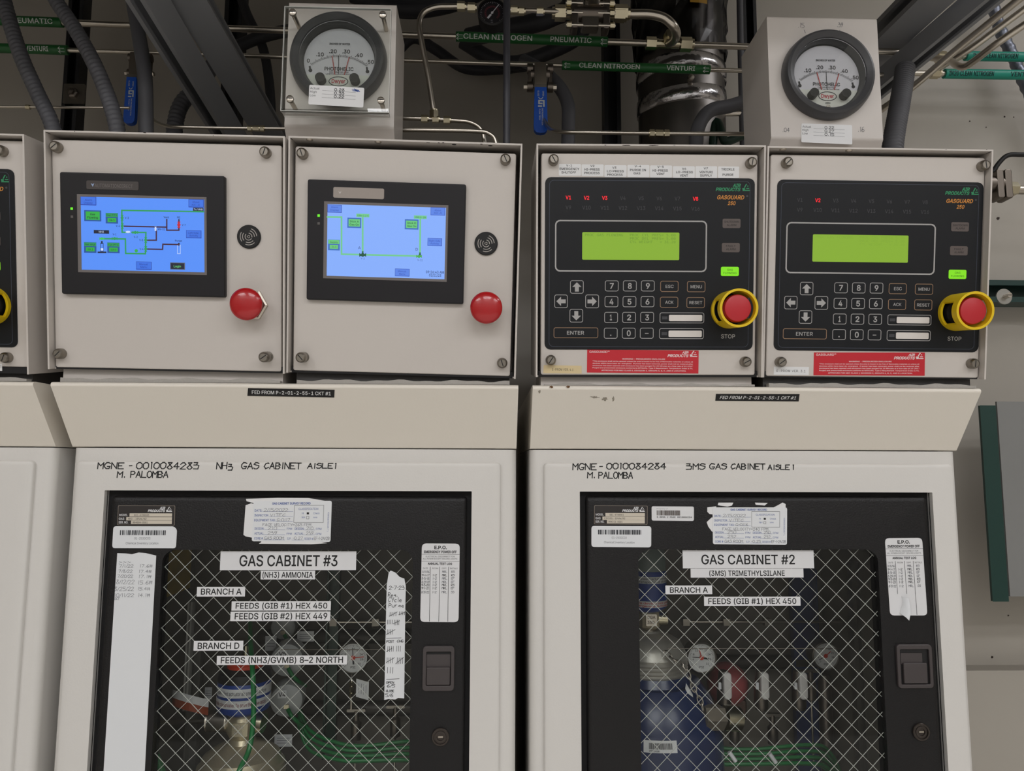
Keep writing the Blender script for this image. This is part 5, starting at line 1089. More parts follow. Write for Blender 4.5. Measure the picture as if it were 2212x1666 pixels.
strut('grey strut channel sloping at the right, its plain side showing', P(c4, 1740, -300, .02), P(c4, 1000, 420, .33), (-.6, .75, .2), w=.052)
strut('grey strut channel sloping at the right, its open slot facing down', P(c4, 2080, -170, .03), P(c4, 1000, 730, .33), (.2, -.6, -.7), w=.036)
BST = M('black_strut', (30, 30, 33), .5)
strut('black upright strut left of the metal exhaust pipe', Vector((P(c3, 882, 500, .5).x, .5, 1.62)), Vector((P(c3, 882, 500, .5).x, .5, 2.7)), (0, -1, 0), mat=BST, w=.036)
strut('black upright strut right of the metal exhaust pipe', Vector((P(c3, 1975, 500, .5).x, .5, 1.62)), Vector((P(c3, 1985, 500, .5).x, .5, 2.7)), (0, -1, 0), mat=BST, w=.030)
strut('black upright strut at the far left with a bolted clip', Vector((P(c1, 590, 600, .5).x, .5, 1.62)), Vector((P(c1, 575, 600, .5).x, .5, 2.7)), (0, -1, 0), mat=BST, w=.032)
strut('black upright strut behind the left strut channels', Vector((P(c1, 1820, 150, .52).x, .52, 1.62)), Vector((P(c1, 1820, 150, .52).x, .52, 2.7)), (0, -1, 0), mat=BST, w=.038)
Q = PL(P(c1, 568, 722, .478)); b = MB(); b.rbox(Q, -.022, -.022, .022, .022, -.004, 0, BRUSH, r=.002); t = tag(b.obj('strut_clip'), 'square steel plate bolted on the far left black strut', 'bracket'); b = MB(); b.lathe(Q, 0, 0, [(.011, 0), (.011, .006), (.007, .008), (.007, .014), (0, .015)], DSTEEL, 6, False); b.obj('bolt', t)
# metal exhaust pipe with clamp and foil
EY = .42; ec = P(c3, 1440, 700, EY); er = (P(c3, 1780, 800, EY).x-P(c3, 1112, 800, EY).x)/2
EP = PL((ec.x, EY, 0), (1, 0, 0), (0, 1, 0)); t = thing('exhaust_pipe', 'wide galvanized vertical exhaust pipe wrapped in foil tape', 'duct', (ec.x, EY, 1.62))
zc = lambda y: P(c3, 1440, y, EY-er).z
FOIL = M('foil_tape', (190, 188, 190), .18, 1, bump=1.0, bscale=90); GALV = M('galvanized', (118, 114, 110), .34, 1, var=.4, vscale=14)
b = MB(); b.lathe(EP, 0, 0, [(er, 1.62), (er, 2.75)], GALV, 56); b.obj('pipe_wall', t)
def band(name, y0, y1, e, mat, lbl, tilt=0):
    b = MB(); z0, z1 = zc(y1), zc(y0); L = []
    for r_, z in ((er, z0), (er+e, z0+.002), (er+e*1.2, (z0+z1)/2), (er+e, z1-.002), (er, z1)): L.append([EP.w(r_*math.cos(a), r_*math.sin(a), z+tilt*math.sin(a)+tilt*.6*math.cos(a)) for a in (2*math.pi*k/56 for k in range(56))])
    b.loops(L, mat, False, False, True); return lab(b.obj(name, t), lbl)
band('foil_band', 395, 520, .004, FOIL, 'crinkled bright foil tape'); band('clamp_band', 610, 740, .003, FOIL, 'foil tape over the lower clamp', .012)
b = MB(); rnd = random.Random(4); L = []
for j in range(14):
    z = zc(320)+.30*j/13; L.append([EP.w((er*1.04+rnd.uniform(-.002, .006)+.012*j/13)*math.cos(a), (er*1.04+rnd.uniform(-.002, .006))*math.sin(a), z+rnd.uniform(-.004, .004)) for a in (2*math.pi*k/40 for k in range(40))])
b.loops(L, clear('plastic_wrap', (.7, .7, .72), rough=.15), False, False); lab(b.obj('plastic_wrap', t), 'crumpled clear plastic wrap')
for px_, py_, col, s_ in ((1570, -10, (176, 132, 30), .026), (1475, 760, (16, 60, 36), .010)):
    a = -math.pi/2+math.asin(max(-.95, min(.95, (P(c3, px_, 700, EY-er*.9).x-ec.x)/er))); z = zc(py_)
    L = [[EP.w((er+.0135 if s_ > .02 else er+.0012)*math.cos(a+e), (er+.0135 if s_ > .02 else er+.0012)*math.sin(a+e), z+h) for e in (-s_/er*.6, 0, s_/er*.6)] for h in (-s_*.6, s_*.6)]
    b = MB(); b.loops(L, M('tag_%d' % col[0], col, .5), False, False, closed=False); lab(b.obj('pipe_sticker', t), 'yellow sticker' if s_ > .02 else 'dark green dot sticker')
b = MB(); b.lathe(PL(P(c3, 1522, 618, EY-er-.004)), 0, 0, [(.006, -.004), (.006, .003), (0, .004)], STEEL, 12); b.obj('rivet', t)
tube('short brassy tube with an end fitting behind the right gauge housing', [P(c3, 1770, 905, .4), P(c3, 1950, 905, .4), P(c3, 2080, 905, .4), P(c3, 2200, 905, .4)], .0055, [(P(c3, 1990, 912, .4), EX, 'nut'), (P(c3, 2050, 912, .4), EX, 'nut')])
hose('grey_pipe', 'thin grey vertical pipe just right of the exhaust pipe', [P(c3, 1905, -300, .4), P(c3, 1915, 300, .4), P(c3, 1935, 1150, .4), P(c3, 1940, 1500, .4)], .0065, HOSE, cat='pipe')
hose('green_cable', 'dark green cable curling low behind the keypad boxes', [Vector((P(c3, 1570, 1200, .29).x, .29, ZH+.009)), P(c3, 1700, 1110, .29), P(c3, 1800, 1130, .28), P(c3, 1950, 1080, .29), P(c3, 2080, 1120, .30), Vector((P(c3, 2250, 1180, .30).x, .30, ZH+.009))], .008, M('green_cable', (14, 48, 34), .5), cat='cable')
# right hand side
SY = .30
dT = lambda x, y, Y: P(c4, x, y, Y)
tube('long straight steel tube sloping up at the right, the upper one', [dT(1070, 875, .36), dT(1330, 690, .30), dT(1700, 375, .22), dT(2190, -20, .12), dT(2500, -280, .06)], .0068, n=4)
tube('steel tube with a bend at its foot beside the teal sleeves', [dT(1450, 445, .40), dT(1620, 470, .34), dT(1690, 512, .30), dT(1750, 520, .28), dT(1830, 470, .26), dT(2000, 340, .22), dT(2250, 170, .18), dT(2600, -60, .12)], .0066, [(dT(1560, 445, .385), (1, 0, -.05), 'nut')])
tube('steel tube sloping up at the right, behind the long straight one', [dT(1500, 560, .50), dT(1780, 390, .44), dT(2000, 230, .40), dT(2230, 60, .36), dT(2600, -220, .3)], .0070, n=4)
hose('flexible_conduit', 'dark conduit rising behind the right keypad box', [dT(1283, 535, .212), dT(1270, 640, .2), dT(1235, 850, .17), dT(1200, 1050, .15), dT(1185, 1200, .14), dT(1180, 1500, .14)], .0160, HOSE, .006, cat='conduit')
hose('flexible_conduit', 'grey conduit sloping down the wall at the top right corner', [dT(1900, -300, .56), dT(1960, 0, .56), dT(2030, 240, .56), dT(2130, 450, .56), dT(2230, 680, .56), dT(2500, 1200, .56)], .0125, M('pale_conduit', (120, 124, 136), .35, .6), .02, cat='conduit')
for lbl, Y, (xa, ya), (xb, yb), xs, words_ in (('upper teal sleeved steel pipe at the right wall', .50, (1420, 432), (2400, 448), 1755, (('IN20 CLEAN NITROGEN', .06, .60), ('<', .68, .72))), ('lower teal sleeved steel pipe at the right wall', .50, (1335, 572), (2400, 588), 1588, (('IN20 CLEAN NITROGEN', .025, .45), ('VENTURI', .61, .84)))):
    p0, p1 = dT(xa, ya, Y), dT(xb, yb, Y); t = thing('steel_pipe', lbl, 'pipe', p0, 'teal sleeved pipes'); b = MB(); b.tube([p0, p1+(p1-p0)*.6], .0062, STEEL); b.obj('tube', t)
    marker(t, p0, p1, dT(xs, ya+(yb-ya)*(xs-xa)/(xb-xa), Y), p1, .0105, TEAL, words_, 'teal sleeve with CLEAN NITROGEN in dark print', M('teal_ink', (10, 50, 52), .5))
    fitting(t, dT(xs-75, ya+2, Y), p1-p0, .0075)
# valve and strut on the wall right of the boxes
VY2 = .42; B = PL(P(c8, 1530, 295, VY2)); k_ = (P(c8, 1630, 295, VY2)-B.o).x/100
t = thing('ball_valve', 'ball valve with a black lever peeping out right of the last keypad box', 'valve', B.o, 'ball valves'); b = MB()
b.tube([B.w(-120*k_, 10*k_, 0), B.w(30*k_, 10*k_, 0)], 50*k_, DSTEEL, 20); b.obj('valve_body', t)
for x in (-35, 15): b = MB(); b.rbox(B, (x-22)*k_, -90*k_, (x+22)*k_, 90*k_, -40*k_, 50*k_, DSTEEL, r=.005, ch=.002); b.obj('flange', t)
b = MB(); hexnut(b, B.w(60*k_, -15*k_, 0), (1, 0, 0), 60*k_, 42*k_, BRASSY); b.obj('end_nut', t)
b = MB(); b.tube([B.w(60*k_, -20*k_, 0), B.w(420*k_, -28*k_, 0)], 26*k_, STEEL, 16); b.obj('tube', t)
b = MB(); b.tube(smooth_path([B.w(-60*k_, 80*k_, 20*k_), B.w(-20*k_, 140*k_, 30*k_), B.w(30*k_, 180*k_, 40*k_), B.w(120*k_, 180*k_, 50*k_), B.w(400*k_, 178*k_, 60*k_)], 4), [14*k_]*16+[17*k_], BLACK, 10); lab(b.obj('lever', t), 'black lever')
GST = M('green_strut', (18, 52, 48), .4); a = P(c8, 1400, 960, .56); c = P(c8, 1900, 965, .56)
strut('dark green strut on the right wall with a washer and bolt', a, c+(c-a)*.4, (0, -1, 0), mat=GST, w=.050)
W_ = PL(P(c8, 1552, 978, .533)); b = MB(); b.lathe(W_, 0, 0, [(.0175, -.004), (.0175, -.001), (.006, -.001)], M('washer', (170, 168, 162), .35, 1), 32); t = tag(b.obj('washer'), 'round steel washer with a screw on the dark green strut', 'washer'); b = MB(); b.tube([W_.w(.002, 0, -.001), W_.w(.002, 0, .014)], .0055, STEEL, 16); b.rbox(W_, -.003, -.0006, .007, .0006, .0138, .0143, BLACK); b.obj('bolt_head', t)
# dark green post with a grey panel at its right
gy = .44; X0 = P(ID, 2117, 880, gy).x; X1 = P(ID, 2151, 880, gy).x; zt = P(ID, 2130, 876, gy).z; zb_ = P(ID, 2165, 1300, gy).z
GRP = M('green_post', (22, 58, 52), .35)
b = MB(); b.rbox(PL((0, gy, 0)), X0, zb_, X1, zt, -.006, 0, GRP); t = tag(b.obj('green_post', bevel=.002), 'dark green square post right of the last gas cabinet', 'post')
b = MB(); b.rbox(PL((0, gy, 0)), X1+.003, zb_+.01, X1+.5, zt+.008, -.005, 0, M('panel_grey', (132, 132, 130), .5, var=.2, vscale=5, vcol=(118, 118, 116))); tag(b.obj('grey_board'), 'flat grey board beside the dark green post, cut off by the photo edge', 'board')
# ------------------------------------------------------------------ inside the gas cabinets
ZX = lambda cx, Y: PL((cx, Y, 0), (1, 0, 0), (0, 1, 0))       # turned parts stand on this plane, depth = height
def kpx(px, py, Y): return (at(px+50, py, Y)-at(px-50, py, Y)).x/100
def turn(par, name, cx, Y, prof, mat, lbl=None, seg=40):
    b = MB(); b.lathe(ZX(cx, Y), 0, 0, prof, mat, seg); o = b.obj(name, par)
    return lab(o, lbl) if lbl else o
def wrap_text(b, cx, Y, r, z, s, h, a0, a1, mat, bold=.01):
    """print around a vertical cylinder between two angles (0 = facing the viewer)"""
    g = glyphs(s, bold, 0, SANS); k = h/cap(SANS); n = (a1-a0)/(g[3]-g[2])
    b.add([(cx+r*math.sin(a0+(x-g[2])*n), Y-r*math.cos(a0+(x-g[2])*n), z+y*k) for x, y in g[0]], g[1], mat)
BANDW = M('band_white', (214, 214, 214), .45); ORR = M('orange_red', (206, 62, 26), .4); NAVY = M('actuator_blue', (28, 62, 140), .35); VBODY = M('valve_metal', (196, 184, 156), .3, .55, bump=.3, bscale=300)
def actuator(par, cx, Y, zf, k, rows, R, top, texts):
    """blue drum with two printed white bands; rows: pixel rows of drum top, band1, band2, bottom"""
    y0, b0, b1, b2, b3, y1 = rows; r = R*k
    d = turn(par, 'actuator', cx, Y, [(r*.6, zf(y1+10)), (r*.97, zf(y1)), (r, zf(y1)+.002), (r, zf(y0)-.002), (r*.97, zf(y0))], NAVY, 'blue valve actuator drum')
    for (u, v), (s, m) in zip(((b0, b1), (b2, b3)), texts):
        z0, z1 = zf(v), zf(u); b = MB(); b.lathe(ZX(cx, Y), 0, 0, [(r, z0), (r+.0006, z0+.0003), (r+.0006, z1-.0003), (r, z1)], BANDW, 40)
        for j, t in enumerate(s): wrap_text(b, cx, Y, r+.0009, z0+(z1-z0)*((.3 if len(s) == 1 else (.56, .12)[j])), t, (z1-z0)*(.42 if len(s) == 1 else .32), -1.15, 1.2, m)
        lab(b.obj('printed_band', d), 'white printed band around the drum')
    return d
def dial_gauge(label, px_, py_, Y, r, hands, lean=(0, 0), tone=(206, 206, 204)):
    G = PL(at(px_, py_, Y)); R = r*kpx(px_, py_, Y); t = thing('pressure_gauge', label, 'pressure gauge', G.o, 'pressure gauges inside the cabinets')
    b = MB(); b.lathe(G, 0, 0, [(R*1.0, -.03), (R*1.1, -.005), (R*1.1, .003), (R*1.0, .005), (R*.98, .001)], BRUSH, 40, cap1=False); b.obj('gauge_case', t)
    b = MB(); b.lathe(G, 0, 0, [(R*.99, .0005), (0, .0005)], M('gauge_white', tone, .5), 40)
    for k in range(41):
        a = math.radians(225-270*k/40); r0 = .80 if k % 5 else .74; b.stroke(G, [(R*r0*math.cos(a), R*r0*math.sin(a)), (R*.88*math.cos(a), R*.88*math.sin(a))], R*.02, .0007, TICK)
    for k in range(0, 9):
        a = math.radians(225-270*k/8); g = glyphs(str(k*4), .01, 0, SANS); h = R*.13/cap(SANS); b.add([G.w(R*.6*math.cos(a)+(x-(g[2]+g[3])/2)*h, R*.6*math.sin(a)-R*.06+y*h, .0007) for x, y in g[0]], g[1], TICK)
    g = glyphs('PSI', .01, 0, SANS); h = R*.15/cap(SANS); b.add([G.w((x-(g[2]+g[3])/2)*h, -R*.72+y*h, .0007) for x, y in g[0]], g[1], TICK); b.obj('gauge_face', t)
    for a, l0, l1, w, m, nm in hands:
        b = MB(); a = math.radians(a); b.stroke(G, [(l0*R*math.cos(a), l0*R*math.sin(a)), (l1*R*math.cos(a), l1*R*math.sin(a))], R*w, .0012 if m == TICK else .0016, m)
        if m != TICK: b.lathe(G, 0, 0, [(R*.16, .0015), (R*.16, .002), (0, .002)], m, 12)
        b.obj('needle', t)
    return t, G, R
RN = M('gauge_red', (196, 52, 30), .5)
# --- ammonia cabinet: cylinder with valve and actuator
Y = .20; cx = at(524, 1580, Y).x; k = kpx(524, 1580, Y); zf = lambda y: at(524, y, Y-.03).z
CYLG = M('cylinder_grey', (150, 150, 146), .4, var=.3)
t = thing('gas_cylinder', 'pale steel cylinder with a blue actuator and orange ring, below the NORTH strip', 'gas cylinder', (cx, Y, .041), 'gas cylinders'); C3 = t
zt_ = zf(1612)
turn(t, 'cylinder_body', cx, Y, [(.09, .041), (.10, .05), (.10, zt_-.16), (.096, zt_-.12), (.080, zt_-.075), (.062, zt_-.05)], CYLG)
turn(t, 'neck_collar', cx, Y, [(.066, zt_-.066), (.068, zt_-.05), (.066, zt_-.036), (.062, zt_-.034), (.058, zt_-.022), (.04, zt_-.010), (.022, zt_-.004), (.020, zt_), (.018, zt_+.004)], VBODY)
b = MB(); b.lathe(ZX(cx, Y), 0, 0, [(.018, zf(1625)), (.019, zf(1618)), (.017, zf(1612)), (.020, zf(1604)), (.024, zf(1594)), (.0255, zf(1580)), (.024, zf(1566)), (.020, zf(1556)), (.018, zf(1548))], VBODY, 24)
c = Vector((cx, Y, zf(1571))); pth = [c+Vector((-.055+i*.003, 0, 0)) for i in range(16)]; b.tube(pth, [.0150 if i % 2 else .0168 for i in range(12)]+[.012]*4, STEEL, 20); b.tube([c, c+Vector((.034, -.004, -.003))], .015, BRASSY, 18)
pl = PL((cx+.004, Y-.026, zf(1588))); b.rbox(pl, -.012, -.004, .012, .016, 0, .0014, BRASSY, r=.002)
for j, s in enumerate(('CGA', '660')): g = glyphs(s, .03, 0, SANS); h = .005/cap(SANS); b.add([pl.w(-.009+(x-g[2])*h, .008-.008*j+y*h, .0017) for x, y in g[0]], g[1], STEEL)
lab(b.obj('cylinder_valve', t), 'nickel valve body with a threaded outlet')
act = actuator(t, cx, Y, zf, k, (1478, 1486, 1505, 1511, 1529, 1543), 56, None, (([('CAUTION : Vent actuator air pressure before')][0:1], M('band_grey', (96, 96, 100), .5)), (['Normally closed valve. To open the valve apply'], M('band_maroon', (120, 40, 46), .5))))
turn(t, 'actuator_shoulder', cx, Y, [(56*k, zf(1478)), (57*k, zf(1470)), (54*k, zf(1460)), (40*k, zf(1452)), (36*k, zf(1450))], M('black_gloss', (14, 15, 18), .45), 'glossy black shoulder of the actuator')
turn(t, 'orange_ring', cx, Y, [(34*k, zf(1464)), (37*k, zf(1458)), (38*k, zf(1444)), (34*k, zf(1440)), (20*k, zf(1440))], ORR, 'orange ring on top of the actuator')
turn(t, 'top_fitting', cx, Y, [(10*k, zf(1440)), (10*k, zf(1425)), (6*k, zf(1425)), (6*k, zf(1405))], BRASSY, None, 18)
tube('steel tube from the left wall into the threaded cylinder outlet', [Vector((-.562, Y, zf(1575))), Vector((-.50, Y, zf(1575))), c+Vector((-.09, 0, -.001)), c+Vector((-.05, 0, 0))], .0034)
def gtube(label, pts, r=.0032, grp=None, mat=GTUBE):
    b = MB(); b.tube(smooth_path(pts, 8), r, mat, 10); return tag(b.obj('green_tube'), label, 'tubing', grp)
gtube('green plastic tube hanging in front of the blue drum with the orange ring', [at(541, 1330, .30), at(541, 1380, .22), at(545, 1440, .14), at(548, 1500, .125), at(547, 1560, .125), at(538, 1620, .115), at(515, 1670, .092), at(490, 1750, .082)], .0038)
gtube('green plastic tube bending at the lower left corner of the ammonia window', [at(300, 1560, .12), at(330, 1620, .12), at(350, 1670, .12), at(365, 1760, .12)], .0055)
# round white valve heads
HEADW = M('valve_head', (168, 170, 168), .3)
for i, (px_, py_, r, s, Yd) in enumerate(((612, 1355, 27, None, .37), (620, 1426, 36, 'V5', .31), (619, 1513, 36, 'V4', .29))):
    G = PL(at(px_, py_, Yd), (1, .12, 0)); R = r*kpx(px_, py_, Yd)
    t = thing('valve_head', ('topmost small round white valve head, under the HEX 449 strip', 'round white valve head tagged V5', 'round white valve head tagged V4')[i], 'valve', G.o, 'round valve heads')
    b = MB(); b.lathe(G, 0, 0, [(R*.9, -.04), (R, -.038), (R, -.004), (R*.93, .002), (R*.7, .0045), (0, .005)], HEADW, 48); b.tube([G.w(0, 0, -.04), G.w(0, 0, -.07)], .012, STEEL); b.obj('head', t)
    b = MB(); b.rbox(G, R*.05-.004, R*.05-.012, R*.05+.004, R*.05-.006, .004, .012, BRASSY); b.tube(smooth_path([G.w(.004, -.012, .01), G.w(.012, -.022, .016), G.w(.022, -.034, .01), G.w(.03, -.05, -.02)], 6), .0035, GTUBE, 10); lab(b.obj('air_line', t), 'short green air line')
    if s:
        b = MB(); a0_ = R*.18; b.rbox(G, -R*.5, a0_, R*.0, a0_+R*.45, .003, .0052, BANDW); g = glyphs(s, .015, 0, SANS); h = R*.24/cap(SANS); b.add([G.w(-R*.25+(x-(g[2]+g[3])/2)*h, a0_+R*.1+y*h, .0054) for x, y in g[0]], g[1], INK); lab(b.obj('valve_tag', t), 'white tag reading '+s)
dial_gauge('white dial gauge with a red hub at the right of the ammonia window', 763, 1421, .27, 31, ((95, 0, .62, .05, TICK, ''), (-85, .05, .4, .12, TICK, ''), (5, 0, .72, .06, RN, '')))
tube('thin steel tube with nuts hanging below the ammonia gauge', [at(760, 1452, .29), at(760, 1480, .28), at(759, 1510, .28), at(759, 1532, .28)], .0026, [(at(760, 1489, .28), (0, 0, 1), 'union')])
Q = PL(at(783, 1489, .26), (1, 0, -.28)); b = MB(); b.rbox(Q, -.011, -.015, .011, .014, 0, .0006, BANDW); [b.stroke(Q, [(-.006+i*.004, -.008), (-.006+i*.004, .008)], .0006, .0008, PEN) for i in range(4)]; tag(b.obj('paper_tag'), 'white paper tag hung by the ammonia gauge', 'tag')
def manifold(label, ya, xa, xb, Yd, clips):
    p0, p1 = at(xa, ya, Yd), at(xb, ya, Yd); t = thing('steel_rail', label, 'rail', p0); b = MB(); b.tube([p0, p1], .0022, STEEL, 10); b.obj('rod', t)
    for x in clips:
        b = MB(); p = at(x, ya, Yd); b.rbox(PL(p), -.006, -.006, .006, .006, -.006, .006, BRUSH); b.obj('rod_clip', t)
manifold('thin horizontal steel rod with clips high in the ammonia cabinet', 1344, 712, 893, .30, (721, 812))
manifold('thin horizontal steel rod with clips high in the trimethylsilane cabinet', 1343.5, 1478, 1820, .30, (1481, 1568, 1657))
def needle_valve(label, px_, y0, y1, Yd, grp):
    p = at(px_, y0, Yd); q_ = at(px_, y1, Yd); t = thing('needle_valve', label, 'valve', Vector((p.x, Yd, q_.z)), grp)
    h = p.z-q_.z; b = MB(); b.lathe(ZX(p.x, Yd), 0, 0, [(.006, p.z-.05), (.009, p.z-.048), (.009, p.z-.02), (.005, p.z-.016), (.005, p.z)], DSTEEL, 18); b.obj('valve_body', t)
    b = MB(); b.rbox(PL((p.x, Yd, p.z)), -.016, -.002, .016, .003, -.004, .004, BRUSH, r=.002); b.obj('handle', t)
    b = MB(); b.lathe(ZX(p.x, Yd), 0, 0, [(.0018, q_.z), (.0018, p.z-.05)], STEEL, 10); b.obj('stem_tube', t)
needle_valve('slim needle valve below the ammonia gauge with a long thin tube', 770, 1535, 1664, .30, 'needle valves'); needle_valve('slim needle valve at the right side of the ammonia window', 855, 1527, 1664, .30, 'needle valves')
needle_valve('slim needle valve near the hex nut, left of two in the trimethylsilane window', 1585, 1545, 1652, .30, 'needle valves'); needle_valve('slim needle valve in the middle of the trimethylsilane window, low', 1668, 1545, 1652, .30, 'needle valves')
needle_valve('slim needle valve at the right of the trimethylsilane window, low', 1750, 1450, 1652, .30, 'needle valves')
# green air line bundles at the bottom of both windows
rnd = random.Random(11)
for x0, x1, y0, nm in ((690, 900, 1625, 'ammonia'), (1500, 1760, 1632, 'trimethylsilane')):
    BUN = thing('tubing_bundle', 'bundle of green air lines low in the %s window' % nm, 'tubing bundle', at(x1+60, y0+170, .33), 'green air line bundles')
    base = [at(x0-45, y0-80, .33), at(x0-20, y0-25, .31), at(x0+45, y0, .28), at((x0+x1)/2, y0+3, .27), at(x1-20, y0-2, .27), at(x1+25, y0+8, .29), at(x1+55, y0+60, .32), at(x1+60, y0+170, .33)]
    for i in range(8):
        dv = Vector((0, (i % 2)*.0085-.004, (3.5-i)*.0046)); sh = rnd.uniform(-.5, .5)
        b = MB(); b.tube(smooth_path([q_+dv*(1+.15*math.sin(j*1.7)) for j, q_ in enumerate(base)], 8), .0029, GTUBE, 10); b.obj('air_line', BUN)
# dark uprights, plates and papers at the back
PERF = M('perforated_steel', (120, 118, 112), .4, .7)
def upright(label, px_, w, Yd, y0, y1, mat=PERF):
    p = at(px_, 1500, Yd); z0, z1 = at(px_, y1, Yd).z, at(px_, y0, Yd).z; b = MB(); pl = PL((p.x, Yd, 0)); b.rbox(pl, -w/2, z0, w/2, z1, -.012, -.008, mat); b.rbox(pl, -w/2, z0, -w/2+.003, z1, -.012, .004, mat); b.rbox(pl, w/2-.003, z0, w/2, z1, -.012, .004, mat)
    return tag(b.obj('steel_upright'), label, 'upright')
upright('perforated steel upright left inside the ammonia cabinet', 418, .020, .25, 1400, 1760)
upright('pale narrow steel upright left inside the ammonia cabinet', 403, .008, .225, 1300, 1535, M('pale_steel', (150, 148, 142), .5))
upright('dark green tubing trunk right inside the ammonia cabinet', 714, .022, .33, 1215, 1640, M('dark_green', (14, 48, 36), .4))
upright('steel upright right inside the trimethylsilane cabinet', 1858, .016, .30, 1215, 1700)
upright('blue bar painted in as a reflection behind the second gauge', 1745, .05, .40, 1230, 1700, M('blue_reflection', (38, 54, 96), .4))  # a reflection in the window, painted in as a solid blue bar
z0, z1 = at(430, 1310, .24).z, at(430, 1185, .24).z; b = MB(); b.rbox(PL((-.5675, 0, 0), (0, -1, 0), (0, 0, 1)), -.43, z0, -.15, z1, 0, .002, M('yellow_oblong', (205, 172, 60), .5, var=.5, vscale=20)); tag(b.obj('oblong'), 'dull yellow placard on the side wall behind the BRANCH A strip', 'oblong')  # flat mottled yellow oblong against the side lining
p = at(400, 1552, .17); b = MB(); L = []
for h, m in ((0, 0), (1, 1)): L.append([Vector((p.x+.032*math.sin(a), p.y+.032-.032*math.cos(a), p.z+.002-.009*math.sin(a)+.010*math.cos(a)+h*.024)) for a in (-1.1+2.2*i/14 for i in range(15))])
mid = [(a+c)/2 for a, c in zip(*L)]
b.loops([L[0], mid], M('band_orange', (150, 66, 34), .5), False, False, closed=False); b.loops([mid, L[1]], BANDW, False, False, closed=False); tag(b.obj('warning_band'), 'curled orange and white warning band at the left of the ammonia window', 'label')
for px_, py_, w, h, Yd, l in ((612, 1600, .030, .020, .30, 'white paper label low beside the cylinder valve'), (585, 1390, .020, .026, .36, 'dim white label behind the BRANCH D strip'), (660, 1375, .030, .018, .36, 'dim white label left of the ammonia gauge'), (450, 1498, .012, .020, .30, 'small white paper label left of the blue drum')):
    b = MB(); pl = PL(at(px_, py_, Yd)); b.rbox(pl, -w/2, -h/2, w/2, h/2, 0, .0005, LGREY); [b.stroke(pl, [(-w*.35, h*y), (w*.35, h*y)], .0007, .0007, PEN) for y in (.2, 0, -.2)]; tag(b.obj('paper_label'), l, 'label')
for x0, x1, y, l in ((600, 892, 1404, 'thin rail across the ammonia window'), (1440, 1875, 1401.5, 'thin rail across the trimethylsilane window')):
    b = MB(); b.tube([at(x0, y, .10), at(x1, y, .10)], .0007, DSTEEL, 8); tag(b.obj('thin_rail'), l, 'rail')
for x0, x1, y, Yd, l in ((560, 890, 1375, .42, 'dark horizontal pipe at the back of the ammonia cabinet'), (1460, 1765, 1430, .42, 'dark horizontal pipe at the back of the trimethylsilane cabinet'), (600, 890, 1530, .42, 'lower dark horizontal pipe at the back of the ammonia cabinet')):
    b = MB(); b.tube([at(x0, y, Yd), at(x1, y, Yd)], .014, M('dim_pipe', (74, 70, 66), .4, .6), 16); tag(b.obj('manifold_pipe'), l, 'pipe')
# --- trimethylsilane cabinet
Y = .22; cx = at(1404, 1480, Y).x; k = kpx(1404, 1480, Y); zf = lambda y: at(1404, y, Y-.06).z
t = thing('gas_cylinder', 'blue gas cylinder with a steel neck ring and white barcode sticker', 'gas cylinder', (cx, Y, .041), 'gas cylinders'); C2 = t
zn = zf(1472); zs = zf(1610); R = .115
turn(t, 'cylinder_body', cx, Y, [(.10, .041), (R, .055), (R, zs-.01), (R*.99, zs+.01), (R*.94, zs+.035), (R*.84, zs+.062), (R*.70, zs+.084), (R*.58, zn-.012), (R*.52, zn+.002)], BLUEC, 'scuffed blue cylinder body')
turn(t, 'neck_ring', cx, Y, [(.060, zn-.001)]+[(.060+.0022*(i % 2), zn+.003*i) for i in range(1, 9)]+[(.061, zn+.028), (.056, zn+.040), (.050, zn+.050), (.036, zn+.058), (.020, zn+.063), (.018, zn+.066)], M('neck_steel', (168, 164, 154), .35, .5, bump=.3, bscale=120), 'ribbed steel neck ring')
b = MB(); z0 = zf(1402); b.lathe(ZX(cx, Y), 0, 0, [(.012, z0), (.013, zf(1390)), (.012, zf(1380)), (.0125, zf(1376))], STEEL, 18); b.lathe(ZX(cx, Y), 0, 0, [(.010, zf(1378)), (.019, zf(1370)), (.0195, zf(1340)), (.017, zf(1332)), (.012, zf(1328)), (.012, zf(1318))], VBODY, 8, False); b.tube([Vector((cx, Y, zf(1352))), Vector((cx+.030, Y-.004, zf(1352)))], .011, BRASSY, 16)
pl = PL((cx, Y-.0185, zf(1362))); b.rbox(pl, -.009, -.002, .009, .017, 0, .002, STEEL, r=.002)
for j, s in enumerate(('CGA', '350')): g = glyphs(s, .03, 0, SANS); h = .0045/cap(SANS); b.add([pl.w(-.007+(x-g[2])*h, .010-.008*j+y*h, .0023) for x, y in g[0]], g[1], DSTEEL)
lab(b.obj('cylinder_valve', t), 'pale metal valve body with raised letters')
actuator(t, cx, Y, lambda y: at(1404, y, Y-.03).z, k, (1236, 1247, 1262, 1300, 1314, 1317), 39, None, ((['use, transient actual transport', 'cyl. transport and storage'], M('band_grey', (96, 96, 100), .5)), (['Valve device not used', 'Emergency Actuator'], M('band_red', (190, 60, 50), .5))))
zq = lambda y: at(1404, y, Y-.03).z
turn(t, 'actuator_cap', cx, Y, [(38*k, zq(1237)), (38*k, zq(1200)), (34*k, zq(1188)), (20*k, zq(1182)), (12*k, zq(1180))], M('pale_teal', (116, 128, 124), .4), 'pale cap above the blue drum')
turn(t, 'bonnet', cx, Y, [(16*k, zq(1330)), (24*k, zq(1326)), (24*k, zq(1318))], BRASSY)
b = MB(); L = []; zb0, zb1 = zf(1588), zf(1564); 
a_ = lambda px_: math.asin(max(-.98, min(.98, (at(px_, 1575, Y-R).x-cx)/R)))
A0, A1 = a_(1391), a_(1463); tl = (A1-A0)*R*.04
